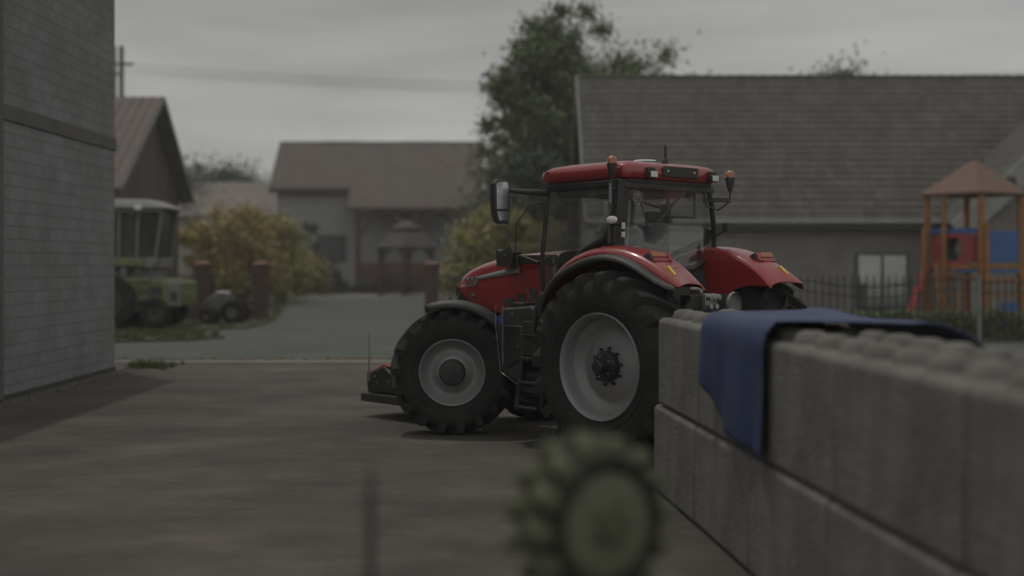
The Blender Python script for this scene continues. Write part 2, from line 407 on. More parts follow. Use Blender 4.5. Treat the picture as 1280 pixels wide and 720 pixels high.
def wheel(name, loc, side, R0, Wd, rr, nl, deep, rz=0):
    """hub mesh with tyre and rim below it; axis along local y, outer face towards side*y"""
    b = MB()
    hy = .30*Wd/.66
    y0 = hy-deep                       # disc plane
    hr = .168 if deep > .15 else .165
    b.lathe([(-.2, .001), (-.2, hr*.9), (y0+.02, hr*.95), (y0+.05, hr), (y0+.12, hr*.96), (y0+.14, hr*.86), (y0+.141, .001)], 'y', 28)
    if deep > .15:
        b.lathe([(y0+.12, .075), (y0+.235, .072), (y0+.25, .06), (y0+.25, .001)], 'y', 20)
        for k in range(10):
            a = 2*PI*k/10
            for rr_, l_, rd in ((hr+.028, .10, .016),):
                c = Vector((rr_*math.cos(a), y0+.03, rr_*math.sin(a)))
                b.cyl(c, c+Vector((0, l_*.6, 0)), rd, 6)
    else:
        for k in range(12):
            a = 2*PI*k/12
            c = Vector((.12*math.cos(a), y0+.13, .12*math.sin(a)))
            b.cyl(c, c+Vector((0, .018, 0)), .010, 6)
    hub = b.build(name, blk2, tr, smooth=35)
    tyre(R0, Wd, rr-.015, nl, rub, parent=hub, lugw=.078 if R0 > .9 else .062, lugh=.075 if R0 > .9 else .066)
    b = MB()
    if deep > .15:
        pr = [(-hy, rr+.01), (-hy, rr-.02), (-hy*.8, rr-.04), (-hy*.3, rr-.10), (hy*.0, rr-.11), (hy*.35, rr-.09), (hy*.55, rr-.05), (hy*.85, rr-.035), (hy*.97, rr-.02), (hy+.012, rr-.004), (hy+.02, rr+.008), (hy+.008, rr+.018), (hy-.02, rr+.012)]
        b.lathe(pr, 'y', 64)
        b.lathe([(hy*.55, rr-.05), (y0+.05, rr-.10), (y0-.01, rr-.135), (y0-.02, rr-.165), (y0+.0, rr-.20), (y0+.03, rr-.26), (y0+.05, rr-.33), (y0+.055, rr-.40), (y0+.055, .10)], 'y', 64)
    else:
        pr = [(-hy, rr+.01), (-hy*.8, rr-.03), (0, rr-.08), (hy*.5, rr-.06), (hy*.85, rr-.035), (hy+.01, rr-.008), (hy+.018, rr+.006), (hy+.008, rr+.016), (hy-.02, rr+.01)]
        b.lathe(pr, 'y', 64)
        b.lathe([(hy*.85, rr-.035), (y0+.035, rr-.06), (y0+.005, rr-.09), (y0-.01, rr-.12), (y0+.0, rr-.15), (y0+.035, rr-.185), (y0+.055, rr-.215), (y0+.06, .1)], 'y', 64)
    b.build('rim', rimm, hub, smooth=50)
    if deep > .15:
        for k in range(5):
            a = 2*PI*k/5+.2; b = MB()
            c = Vector(((hr*.66)*math.cos(a), y0+.135, (hr*.66)*math.sin(a)))
            b.cyl(c, c+Vector((0, .02, 0)), .013, 6); b.build('bolt', chrome, hub)
    hub.location = loc; hub.rotation_euler = (0, random.uniform(0, .3), rz if side > 0 else rz+PI)
    return hub
RR, FR = 1.02, .775
XF = 3.0; ST = R(44)
wheel('rear_wheel', (0, 1.0, RR-.02), 1, RR, .68, .555, 20, .20)
wheel('rear_wheel', (0, -1.0, RR-.02), -1, RR, .68, .555, 20, .20)
for s in (1, -1):
    off = Matrix.Rotation(ST, 3, 'Z') @ Vector((0, s*.23, 0))
    wheel('front_wheel', (XF+off.x, s*.72+off.y, FR-.015), s, FR, .56, .395, 18, .10, ST)

# chassis
b = MB()
b.prism([(1.3, .62), (1.3, 1.45), (3.2, 1.5), (3.45, 1.15), (3.45, .62), (2.9, .55)], -.24, .24)
b.box(-.35, 1.3, -.33, .33, .55, 1.35); b.box(-.25, .25, -.95, .95, .80, 1.2)
b.cyl((0, -1.0, 1.0), (0, 1.0, 1.0), .17); b.cyl((XF, -.6, .76), (XF, .6, .76), .10)
b.box(2.8, 3.2, -.3, .3, .6, .9)
for s in (1, -1):
    b.box(XF-.14, XF+.14, s*.6-.1, s*.6+.1, .6, .95); b.cyl((XF-.25, s*.55, .72), (XF-.25, s*.1, .72), .03)
b.build('chassis', blk2, tr, bevel=.02)
# hood
def hood_section(x, zt, zb, wt, wb):
    pts = []
    half = [(0, zt), (wt*.55, zt-.012), (wt*.85, zt-.045), (wt, zt-.11), (wt+(wb-wt)*.35, zt-.22), (wb, (zt+zb)/2-.05), (wb*.99, zb)]
    L_ = [(x, y, z) for y, z in half]
    return [(x, -y, z) for x_, y, z in reversed(L_[1:])]+L_
HS = [(3.47, 1.90, 1.81, .25, .29), (3.38, 1.975, 1.74, .31, .35), (3.15, 2.065, 1.58, .335, .40), (2.8, 2.15, 1.47, .35, .42), (2.4, 2.205, 1.42, .36, .43), (1.9, 2.235, 1.38, .38, .44), (1.5, 2.25, 1.38, .40, .45)]
b = MB(); b.loft([hood_section(*h) for h in HS], False, False)
hood = b.build('hood', red, tr, smooth=60, solid=.02, sub=1)
# grille nose
b = MB()
b.loft([[(3.0, -.37, 1.15), (3.0, .37, 1.15), (3.0, .385, 1.5), (3.05, .33, 1.85), (3.05, -.33, 1.85), (3.0, -.385, 1.5)], [(3.40, -.30, 1.15), (3.40, .30, 1.15), (3.41, .33, 1.6), (3.40, .27, 1.84), (3.40, -.27, 1.84), (3.41, -.33, 1.6)],
        [(3.56, -.22, 1.18), (3.56, .22, 1.18), (3.55, .25, 1.58), (3.50, .18, 1.80), (3.50, -.18, 1.80), (3.55, -.25, 1.58)]])
for z in [1.22+.06*i for i in range(9)]: b.box(3.55-.02, 3.575-(max(0, z-1.55)*.2), -.2, .2, z, z+.02)
b.build('grille', blk, tr, bevel=.015)
for s in (1, -1):
    b = MB(); b.loft([[(3.40, s*.35, 1.66), (3.40, s*.34, 1.80), (3.47, s*.27, 1.82), (3.49, s*.27, 1.68)], [(3.42, s*.365, 1.66), (3.42, s*.355, 1.80), (3.51, s*.255, 1.82), (3.52, s*.26, 1.68)]])
    b.build('headlight', MATS['plinth_render'], tr, bevel=.008)
# side vents and black lower side panels
for s in (1, -1):
    b = MB()
    for i, (x, zt, h_) in enumerate([(2.37, 1.66, .16), (2.17, 1.72, .13), (1.96, 1.78, .2)]):
        b.prism([(x, zt), (x-.15, zt+.01), (x-.13, zt-h_), (x-.03, zt-h_)], s*.425, s*.452)
    b.prism([(2.42, 1.66), (2.37, 1.66), (2.30, 1.32), (2.36, 1.30)], s*.425, s*.452)
    b.build('side_vent', plinth, tr, bevel=.004)
    b = MB(); b.prism([(2.25, 1.28), (2.25, 1.52), (2.1, 1.56), (1.45, 1.58), (1.45, 1.28)], s*.3, s*.47)
    b.build('side_panel', blk, tr, bevel=.02)
    b = MB(); st = []
    for x in [2.94-i*.09 for i in range(10)]:
        k = (2.94-x)/.9
        zt = 1.925+.15*k; hh = .045+.05*k
        yy = .392+.030*min(1, k*1.3)
        st.append([(x, s*(yy+.014), zt), (x, s*(yy+.028), zt-hh)])
    b.sheet(st); b.build('decal_stripe', trim, tr, solid=.004)
def text(body, size, m, parent, M, ext=.002, name='lettering'):
    cu = bpy.data.curves.new(name, 'FONT'); cu.body = body; cu.size = size; cu.extrude = ext; cu.align_x = 'CENTER'; cu.align_y = 'CENTER'
    t = bpy.data.objects.new('t', cu); COL.objects.link(t)
    bpy.context.view_layer.update()
    me = bpy.data.meshes.new_from_object(t.evaluated_get(bpy.context.evaluated_depsgraph_get())); bpy.data.objects.remove(t)
    me.materials.clear(); me.materials.append(m)
    o = bpy.data.objects.new(name, me); COL.objects.link(o)
    if parent: o.parent = parent
    o.matrix_local = M
    return o
def frame(o, xdir, ydir):
    x = Vector(xdir).normalized(); z = x.cross(Vector(ydir)).normalized(); y = z.cross(x)
    M = Matrix((x, y, z)).transposed().to_4x4(); M.translation = o; return M
text('220', .17, grey, tr, frame((3.04, .432, 1.85), (-1, .05, .14), (0, -.12, 1)), .012, 'model_number')
text('CVX', .055, trim, tr, frame((3.02, .422, 1.68), (-1, .03, .14), (0, -.08, 1)), .006, 'model_lettering')
# bracket box on the hood side
b = MB(); b.box(2.12, 2.42, .40, .52, 2.06, 2.16); b.prism([(2.40, 2.05), (2.42, 2.26), (2.32, 2.24), (2.16, 2.31), (2.10, 2.22), (2.14, 2.05)], .44, .58)
b.box(1.5, 2.15, .42, .50, 2.08, 2.19); b.tube([(2.2, .52, 2.12), (2.0, .55, 2.18), (1.7, .56, 2.1), (1.5, .55, 2.16)], .02)
b.cyl((2.24, .58, 2.17), (2.24, .6, 2.17), .03); b.build('side_bracket', blk, tr, bevel=.012)

# cab lower body
b = MB()
b.prism([(1.48, 1.05), (1.48, 1.55), (1.40, 1.78), (.95, 1.78), (.7, 2.05), (.12, 2.12), (.0, 1.5), (.0, 1.2)], -.62, .62)
b.box(.95, 1.42, -.75, .75, 1.15, 1.45)
b.build('cab_base', blk, tr, bevel=.03)
# pillars: bottom/top
P = {}
for s in (1, -1):
    P['a', s] = ((1.44, s*.70, 1.50), (1.42, s*.76, 2.1), (1.33, s*.74, 2.95))
    P['b', s] = ((.20, s*.84, 2.12), (.17, s*.84, 2.5), (.16, s*(.78 if s > 0 else .69), 3.0))
b = MB()
for s in (1, -1):
    b.tube(P['a', s], .028, 8)
    if s > 0: b.obox(P['b', s][0], P['b', s][1], .10, .17, up=(0, 1, 0)); b.obox(P['b', s][1], P['b', s][2], .10, .15, up=(0, 1, 0))
    else: b.tube([(.18, -.86, 2.1), (.16, -.83, 2.5), (.14, -.76, 2.8), (.13, -.69, 3.0)], .034, 8)
    b.obox((1.33, s*.74, 2.95), (.16, s*.78, 2.97), .08, .07)
    b.tube([(1.44, s*.70, 1.52), (1.2, s*.72, 1.62), (.98, s*.78, 1.98), (.72, s*.82, 2.2), (.46, s*.85, 2.30), (.30, s*.86, 2.36), (.24, s*.86, 2.5)], [.035, .035, .045, .05, .055, .06, .05], 8)
b.obox((1.33, .74, 2.95), (1.33, -.74, 2.95), .07, .06); b.obox((.14, .78, 2.94), (.14, -.78, 2.94), .07, .07)
b.tube([(.16, .84, 2.18), (.1, .6, 2.12), (.06, .3, 2.02), (.06, -.3, 2.02), (.1, -.6, 2.12), (.16, -.84, 2.18)], .035, 8)
b.build('cab_frame', blk2, tr, smooth=40, bevel=.01)
# glass
def gl(name, pts):
    b = MB(); b.sheet(pts); return b.build(name, glass, tr, smooth=60, solid=.006)
gl('windshield', [[(1.44+.10*(1-t*t), .70*t, 1.62) for t in (-1, -.6, -.2, .2, .6, 1)], [(1.42+.11*(1-t*t), .75*t, 2.2) for t in (-1, -.6, -.2, .2, .6, 1)], [(1.33+.10*(1-t*t), .73*t, 2.93) for t in (-1, -.6, -.2, .2, .6, 1)]])
gl('rear_window', [[(.15-.09*(1-t*t), .80*t, 2.04+.12*t*t) for t in (-1, -.6, -.2, .2, .6, 1)], [(.14-.09*(1-t*t), .78*t, 2.5) for t in (-1, -.6, -.2, .2, .6, 1)], [(.13-.07*(1-t*t), (.73 if t > 0 else .66)*t, 2.94) for t in (-1, -.6, -.2, .2, .6, 1)]])
for s in (1, -1):
    b = MB(); b.poly([(1.43, s*.705, 1.56), (1.18, s*.73, 1.66), (.95, s*.775, 1.95), (.70, s*.81, 2.15), (.24, s*.845, 2.24), (.2, s*.80, 2.93), (1.32, s*.745, 2.92), (1.42, s*.765, 2.1)])
    b.build('door_glass', glass, tr, smooth=0, solid=.006)
# roof: rounded plan lofted upward
def rr(x0, x1, hw, z, rf, rb_, drop=0, n=7):
    pts = []
    for (cx, cy, a0, r) in ((x1-rf, hw-rf, 90, rf), (x1-rf, -hw+rf, 0, rf), (x0+rb_, -hw+rb_, -90, rb_), (x0+rb_, hw-rb_, -180, rb_)):
        for k in range(n):
            a = R(a0-90*k/(n-1)); x = cx+r*math.cos(a); y = cy+r*math.sin(a)
            pts.append((x, y, z-drop*max(0, (x-.7)/1.0)**2))
    return pts
b = MB()
b.loft([rr(.12, 1.50, .75, 3.01, .28, .08, .02), rr(.08, 1.55, .79, 3.03, .32, .1, .02), rr(.065, 1.565, .805, 3.09, .32, .12, .025), rr(.075, 1.545, .80, 3.16, .32, .12, .04), rr(.12, 1.46, .75, 3.20, .30, .12, .05), rr(.22, 1.3, .62, 3.222, .3, .12, .04), rr(.45, 1.05, .35, 3.232, .25, .1, .02)])
b.build('roof', red, tr, smooth=50)
b = MB(); b.loft([rr(.13, 1.44, .70, 2.93, .28, .08, .0), rr(.10, 1.50, .76, 2.97, .3, .08, .0), rr(.10, 1.51, .765, 3.012, .3, .08, .0)])
b.build('roof_lining', blk, tr, smooth=50)
b = MB(); b.box(.04, .068, -.40, .20, 3.055, 3.175); b.build('number_panel', plinth, tr, bevel=.008)
for y in (.13, -.33):
    b = MB(); b.box(.033, .041, y, y+.02, 3.11, 3.13); b.build('screw', white, tr)
for y in (.42, -.66):
    b = MB(); b.box(.0, .08, y-.065, y+.065, 3.03, 3.11); b.box(.03, .1, y-.06, y+.06, 3.11, 3.15)
    wl = b.build('work_light', blk, tr, bevel=.01)
    b = MB(); b.box(-.006, .002, y-.055, y+.055, 3.037, 3.10); b.build('lens', white, wl, bevel=.004)
# gps dome and antenna
b = MB(); b.lathe([(3.21, .17), (3.25, .165), (3.27, .12), (3.275, .001)], 'z', 24, (.55, -.05, 0)); b.build('gps_dome', green_gl, tr)
b = MB(); b.lathe([(3.265, .14), (3.278, .12), (3.285, .001)], 'z', 24, (.55, -.05, 0)); b.build('dome_cap', white, tr)
b = MB(); b.tube([(.3, -.12, 3.21), (.3, -.12, 3.28), (.3, -.12, 3.29), (.3, -.12, 3.44)], [.045, .035, .02, .016], 8); b.build('antenna', blk, tr)
# beacons
def beacon(base, px, arm):
    b = MB(); x, y, z = px
    for a in arm: b.tube(a, .011, 6)
    b.lathe([(z-.17, .018), (z-.13, .03), (z-.10, .04), (z-.01, .058), (z, .058), (z, .001)], 'z', 20, (x, y, 0))
    o = b.build('beacon', blk, tr)
    b = MB(); b.lathe([(z+.002, .052), (z+.05, .05), (z+.075, .035), (z+.085, .001)], 'z', 20, (x, y, 0)); b.build('amber_dome', amber, o, smooth=50)
beacon(0, (.17, .92, 3.17), [[(.17, .93, 2.66), (.17, .93, 3.0)], [(.17, .93, 2.70), (.17, .84, 2.70)], [(.17, .93, 2.9), (.17, .84, 2.9)]])
b = MB(); b.box(.155, .185, .945, .955, 2.74, 2.96); b.build('reflector_strip', trim, tr)
beacon(0, (-.1, -.80, 3.08), [[(-.1, -.80, 3.0), (-.1, -.80, 2.83)], [(-.1, -.80, 2.84), (.16, -.62, 2.84)], [(-.1, -.8, 2.81), (.0, -.7, 2.70), (.1, -.62, 2.76), (.14, -.6, 2.95)], [(-.1, -.80, 2.81), (.16, -.62, 2.81)]])
# pillar lamp
b = MB(); b.lathe([(0, .07), (.03, .065), (.04, .05), (.04, .001)], 'y', 20, (0, 0, 0)); o = b.build('pillar_lamp', white, tr); o.location = (.17, .91, 2.56); o.scale = (1, 1, .62)
b = MB(); b.box(.30, .36, .83, .85, 2.52, 2.76); b.build('side_reflector', trim, tr, bevel=.01)
b = MB(); b.box(.06, .1, .83, .85, 2.46, 2.53); b.box(.06, .1, .83, .85, 2.37, 2.43); b.build('switch_panel', white, tr, bevel=.006)
b = MB(); b.tube([(.22, .9, 2.5), (.2, .92, 2.32), (.26, .86, 2.2)], .03); b.build('pillar_hose', blk, tr)
# mirrors
for s in (1, -1):
    b = MB(); yo = s*1.28
    if s > 0:
        b.tube([(1.33, .76, 2.90), (1.38, 1.1, 2.905), (1.42, 1.34, 2.92)], [.04, .034, .024], 8)
        Mm = frame((1.42, 1.43, 2.78), (.15, 1, 0), (0, 0, 1))
    else:
        b.tube([(1.33, -.76, 2.88), (1.25, -1.05, 2.80), (1.2, -1.2, 2.78)], .018, 8); Mm = frame((1.2, -1.22, 2.72), (-.6, 1, 0), (0, 0, 1)) @ Matrix.Diagonal((1.2, .55, 1, 1))
    lp = [(-.09, -.24), (.05, -.24), (.09, -.1), (.10, .20), (.06, .25), (-.07, .25), (-.10, .2), (-.11, -.12)]
    b.loft([[Mm @ Vector((u, v, -.06)) for u, v in lp], [Mm @ Vector((u*1.05, v*1.02, 0)) for u, v in lp], [Mm @ Vector((u*.8, v*.9, .07)) for u, v in lp]])
    mo = b.build('mirror', blk, tr, bevel=.01)
    b = MB()
    sh = [[(-.07, -.08), (.075, -.08), (.08, .2), (.05, .225), (-.06, .225), (-.08, .19)], [(-.075, -.205), (.04, -.21), (.07, -.11), (-.08, -.11)]]
    for q in sh: b.loft([[Mm @ Vector((u, v, -.063)) for u, v in q], [Mm @ Vector((u, v, -.068)) for u, v in q]])
    b.build('mirror_glass', mirr, mo, smooth=20)
b = MB(); b.box(-.06, .02, -.92, -.80, 2.45, 2.56); b.tube([(0, -.86, 2.48), (.16, -.84, 2.4)], .015); b.build('plough_lamp', blk, tr, bevel=.01)
# loose cable
b = MB(); b.tube([(1.36, .78, 2.80), (1.55, .85, 2.76), (1.70, .9, 2.55), (1.72, .9, 2.25), (1.67, .86, 1.9), (1.55, .82, 1.68), (1.42, .78, 1.62)], .008, 6); b.build('cable', blk, tr)
# interior
b = MB(); b.box(.42, .85, -.24, .24, 1.95, 2.08); b.build('seat', seatm, tr, bevel=.05, seg=3)
b = MB()
b.loft([[(x, y*k, z) for x, y in ((.30, -.22), (.42, -.24), (.42, .24), (.30, .22))] for z, k in ((2.06, .9), (2.25, 1), (2.45, .92), (2.52, .6))])
b.box(.33, .4, -.14, .14, 2.55, 2.68)
b.build('backrest', seatm, tr, bevel=.04, seg=3)
b = MB(); b.lathe([(.015*math.sin(2*PI*k/8), .19+.015*math.cos(2*PI*k/8)) for k in range(8)], 'z', 28, closed=True); b.box(-.18, .18, -.015, .015, -.01, .01); b.cyl((0, 0, 0), (0.0, 0, -.45), .03)
o = b.build('steering_wheel', blk, tr); o.location = (1.05, 0, 2.28); o.rotation_euler = (0, R(-25), 0)
b = MB(); b.prism([(1.05, 1.5), (1.4, 1.5), (1.4, 2.1), (1.25, 2.25), (1.12, 2.2)], -.2, .2); b.box(.55, .95, -.48, -.3, 1.9, 2.22); b.box(.9, .98, -.5, -.28, 2.3, 2.5); b.build('console', blk, tr, bevel=.02)
b = MB(); b.box(.3, 1.3, -.65, .65, 2.86, 2.93); b.build('headliner', grey, tr, bevel=.02)
# speed sign on rear window
M50 = frame((.078, .60, 2.79), (0.04, -1, 0), (0, 0, 1))
b = MB(); b.lathe([(0, .001), (0, .088), (.004, .088), (.004, .001)], 'z', 32); o = b.build('speed_sign', trim, tr); o.matrix_local = M50
b = MB(); b.lathe([(.005, .078), (.007, .078), (.007, .070), (.005, .070)], 'z', 32, closed=True); o = b.build('sign_ring', plinth, tr); o.matrix_local = M50
text('50', .125, plinth, tr, frame((.070, .60, 2.785), (0.04, -1, 0), (0, 0, 1)), .001, 'sign_number')
b = MB(); b.tube([(.0, .5, 2.42), (.0, .1, 2.75), (.03, -.15, 2.9)], .012); b.tube([(.0, .5, 2.42), (.02, .62, 2.75)], .008); b.build('rear_wiper', blk, tr)
b = MB()
for a, c in (((.18, -.02, 2.62), (.18, -.5, 2.62)), ((.18, -.02, 2.62), (.18, -.02, 2.9)), ((.18, -.5, 2.62), (.18, -.5, 2.9))): b.tube([a, c], .016)
b.build('window_stay', blk, tr)

# rear fenders: lofted along the top line from the front edge to the tail
FT = [(1.08, 1.58, 1.54), (1.01, 1.80, 1.74), (.90, 1.97, 1.90), (.72, 2.115, 2.03), (.48, 2.22, 2.13), (.22, 2.275, 2.19), (-.05, 2.275, 2.19), (-.28, 2.22, 2.12), (-.46, 2.14, 2.01), (-.62, 2.05, 1.90), (-.74, 1.95, 1.86), (-.83, 1.865, 1.85)]
FL = [(1.04, 1.50, 1.20), (.97, 1.70, 1.24), (.82, 1.88, 1.26), (.62, 2.02, 1.26), (.36, 2.12, 1.26), (.1, 2.175, 1.26), (-.16, 2.165, 1.255), (-.4, 2.08, 1.24), (-.58, 1.97, 1.21), (-.74, 1.88, 1.17), (-.88, 1.845, 1.12)]
for s in (1, -1):
    b = MB(); rows = []
    n_ = len(FT)
    for i, (x, z, zs) in enumerate(FT):
        k = i/(n_-1)
        yi = .60; wout = 1.10+.04*math.sin(PI*k)
        xo = -.09*max(0, (k-.55)/.45)
        rows.append([(x+.0, s*yi, z-.06), (x, s*(yi+.03), z-.015), (x, s*(yi+.10), z), (x, s*.86, z+.012), (x+xo*.8, s*(wout-.09), z-.005), (x+xo, s*(wout-.02), z-.035*(1 if k < .9 else .3)), (x+xo, s*wout, zs-.01)])
    b.sheet(rows)
    fe = b.build('rear_fender', red, tr, smooth=60, solid=.015, sub=1)
    b = MB(); pts = [(x, z-.05) for x, z, zs in FT]
    low = [(-.80, 1.845), (-.5, 1.84), (-.34, 1.79), (-.17, 1.68), (-.02, 1.50), (.08, 1.25), (.6, 1.25)]
    b.prism(pts+low, s*.575, s*.60); b.build('fender_wall', red, fe, bevel=.006)
    b = MB()
    b.sheet([[(x+.02, s*1.08, z+.02), (x+.01, s*(y-.06), z+.02), (x, s*y, z-.005), (x-.012, s*(y+.008), z-.045), (x-.03, s*(y-.03), z-.06)] for x, z, y in FL])
    b.build('fender_flare', blk, fe, smooth=60, solid=.012, sub=1)
    # rear lamp facing back
    M_ = frame((-.485, s*.91, 2.14), (0, -1, 0), (.55, 0, 1))
    b = MB(); b.box(-.16, .16, -.072, .072, -.12, .035, 0, M_); lo = b.build('tail_light', blk, tr, bevel=.02)
    for (u0, u1, v0, v1, mm) in ((-.15, .09, -.005, .058, amber), (-.15, .09, -.060, -.012, redlens), (.10, .15, -.05, .05, redlens)):
        if s < 0: u0, u1 = -u1, -u0
        b = MB(); b.box(u0, u1, v0, v1, .03, .05, 0, M_); b.build('lens', mm, lo, bevel=.008)
    b = MB(); b.obox((-.66, s*.98, 2.055), (-.76, s*.98, 1.965), .03, .03); b.build('fender_reflector', yel, tr, bevel=.003)
# front strut from flare to steps
b = MB(); b.tube([(1.18, 1.12, 1.32), (1.12, 1.14, 1.55), (1.0, 1.15, 1.75)], [.03, .035, .04]); b.tube([(1.18, 1.1, 1.3), (1.3, .8, 1.2)], .03); b.build('flare_strut', blk, tr)
# front fenders, turned with the wheels
for s in (1, -1):
    off = Matrix.Rotation(ST, 3, 'Z') @ Vector((0, s*.23, 0))
    b = MB(); rows = []
    for a in range(20, 112, 6):
        a_ = R(a); r = .85-.02*math.cos(a_)
        hw = .26 if 30 < a < 105 else .22
        rows.append([((r-d)*-math.cos(a_)*-1, y, (r-d)*math.sin(a_)) for y, d in ((-hw, .03), (-hw*.85, .0), (0, -.012), (hw*.85, .0), (hw, .03), (hw+.008, .085))])
    rows = [[(-x, y, z) for x, y, z in r_] for r_ in rows]
    b.sheet(rows); ff = b.build('front_fender', blk, tr, smooth=50, solid=.012)
    ff.location = (XF+off.x-.0, s*.72+off.y, FR); ff.rotation_euler = (0, R(4), ST)
    b = MB(); b.tube([(0, -s*.1, .87), (.0, -s*.36, .75), (0, -s*.40, .2)], .025); b.build('fender_stay', blk2, ff)
# tank, steps, battery box on the left; plain tank on the right
b = MB()
b.prism([(2.06, 1.38), (1.96, .80), (1.72, .70), (1.60, .95), (1.30, 1.0), (1.22, 1.38), (1.45, 1.60), (1.95, 1.56)], .42, .90)
b.build('fuel_tank', blk, tr, bevel=.03)
b = MB(); b.prism([(1.90, 1.36), (1.84, .86), (1.6, .98), (1.58, 1.36)], .90, .93); b.box(1.30, 1.55, .86, .94, 1.02, 1.42); b.box(1.62, 1.80, .5, .88, 1.56, 1.63); b.build('tank_cover', grey if False else blk2, tr, bevel=.012)
b = MB(); b.tube([(2.05, .905, 1.60), (2.065, .905, 1.38), (1.965, .905, .80), (1.73, .905, .70)], .004, 6); b.tube([(1.90, .935, 1.58), (1.90, .935, .9)], .005, 6); b.build('tank_seam', steel, tr)
b = MB(); b.cyl((1.98, .88, 1.36), (1.98, .88, 1.47), .03); b.build('filler_cap', blue_m, tr)
b = MB()
for p in ((1.62, .945, 1.12), (1.46, .955, .98), (1.36, .955, .93), (1.72, .94, 1.5)):
    b = MB(); b.cyl(p, (p[0], p[1]+.012, p[2]), .012, 8); b.build('bolt', chrome, tr)
b = MB()
for i, (z, y) in enumerate(((.42, 1.02), (.70, .98), (.98, .94), (1.24, .9))):
    b.box(1.18, 1.56, y-.1, y+.06, z, z+.03)
for x in (1.17, 1.57):
    b.obox((x, 1.02, .40), (x, .90, 1.3), .03, .06)
b.build('steps', blk2, tr, bevel=.006)
b = MB(); b.tube([(1.30, .85, 1.26), (1.30, .85, .9)], [.11, .11], 16); b.tube([(1.15, .8, .75), (1.55, .8, .75)], [.10, .10], 16); b.tube([(1.6, .75, .55), (1.2, .75, .52), (1.1, .6, .6)], .02); b.build('air_tank', blk2, tr, smooth=40)
b = MB(); b.tube([(1.62, .85, .62), (1.5, 1.0, .52), (1.35, 1.0, .50), (1.22, .98, .58)], .006, 6); b.tube([(1.62, 1.0, .70), (1.45, 1.02, .66), (1.3, 1.0, .7)], .007, 6); b.build('step_wire', blk2, tr)
b = MB(); b.prism([(2.0, 1.4), (1.95, .75), (1.2, .7), (1.2, 1.4)], -.9, -.42); b.build('tool_box', blk, tr, bevel=.04)
# exhaust on the right of the cab front
b = MB(); b.tube([(1.62, -.72, 1.6), (1.6, -.78, 2.2), (1.55, -.80, 2.9)], .07, 14); b.tube([(1.55, -.80, 2.9), (1.55, -.82, 3.1), (1.5, -.84, 3.2)], .05, 12); b.build('exhaust', blk2, tr, smooth=40)
# rear: couplers, linkage, drawbar
b = MB(); b.box(-.45, -.3, -.35, .35, 1.2, 1.75)
for s in (1, -1):
    b.obox((-.25, s*.35, .75), (-1.15, s*.45, .65), .05, .10); b.obox((-.35, s*.4, 1.5), (-.9, s*.44, 1.3), .06, .08); b.tube([(-.85, s*.44, 1.3), (-.85, s*.44, .72)], .028)
b.obox((-.3, 0, 1.35), (-1.0, 0, 1.15), .05, .05); b.obox((-.2, 0, .5), (-1.05, 0, .45), .1, .05)
b.build('rear_linkage', blk2, tr, bevel=.01)
b = MB()
for y, z in ((.30, 1.80), (.12, 1.72), (.05, 1.72), (-.02, 1.72), (.12, 1.62), (.02, 1.62)): b.cyl((-.42, y, z), (-.56, y, z), .032, 10)
b.box(-.5, -.42, -.05, .16, 1.58, 1.76); b.build('hydraulic_couplers', steel, tr, bevel=.005)
b = MB(); b.lathe([(0, .12), (.03, .13), (.05, .1), (.05, .001)], 'x', 20, (-.62, -.22, 1.65)); b.build('trailer_socket', grey, tr)
# front weight
b = MB()
b.prism([(3.95, .34), (3.95, .60), (4.5, .62), (4.62, .70), (4.78, .65), (4.98, .56), (5.0, .32)], -.62, .62)
b.box(3.5, 3.95, -.2, .2, .42, .75)
fw = b.build('front_weight', blk, tr, bevel=.025)
b = MB(); b.prism([(4.56, .69), (4.63, .725), (4.99, .585), (4.99, .56)], -.6, .6); b.build('weight_lid', redm, fw, bevel=.01)
b = MB(); b.prism([(3.8, .20), (3.8, .32), (5.06, .31), (5.06, .20)], -.68, .68); b.build('skid_plate', plinth, fw, bevel=.01)
b = MB(); b.box(5.0, 5.02, .42, .60, .40, .60); b.build('reflector', redm, fw)
b = MB(); b.tube([(4.9, .655, .48), (4.9, .655, 1.15)], [.014, .005], 6); b.build('marker_rod', trim, fw)
b = MB()
for x, z in ((4.82, .55), (4.5, .5), (4.2, .42), (4.05, .42), (4.75, .47)):
    b = MB(); b.cyl((x, .62, z), (x, .632, z), .016, 8); b.build('bolt', steel, fw)

# ------------------------------------------------------------------ concrete block wall
wd = Vector((.61, -7.06, 0)).normalized(); wo = Vector((1.335, 11.7, 0)); wr = math.atan2(wd.y, wd.x)
def cblock(seed):
    random.seed(seed); b = MB(); c = .03
    # long axis x 0..1.6, depth y 0..0.8 (y to the right-hand side away from the camera)
    b.loft([[(c, c, 0), (1.575-c, c, 0), (1.575-c, .8-c, 0), (c, .8-c, 0)], [(0, 0, c), (1.575, 0, c), (1.575, .8, c), (0, .8, c)],
            [(0, 0, .795-c), (1.575, 0, .795-c), (1.575, .8, .795-c), (0, .8, .795-c)], [(c, c, .795), (1.575-c, c, .795), (1.575-c, .8-c, .795), (c, .8-c, .795)]])
    o = b.build('concrete_block', conc, smooth=30, bevel=.012)
    for i in range(4):
        for j in range(2):
            b = MB(); x, y = .2+.4*i, .2+.4*j
            b.lathe([(.79, .118), (.825, .108), (.862, .088), (.876, .055), (.879, .001)], 'z', 16, (x, y, 0)); b.build('stud', conc, o, smooth=50)
    return o
proto = cblock(1)
names2 = ['upper concrete block at the far end of the stacked wall beside the big tractor wheel', 'upper concrete block half hidden by the hanging blue tarpaulin',
          'upper concrete block just right of the hanging blue tarpaulin', 'upper concrete block with round studs nearest the right picture edge', 'upper concrete block nearest the viewer at the end of the stacked wall']
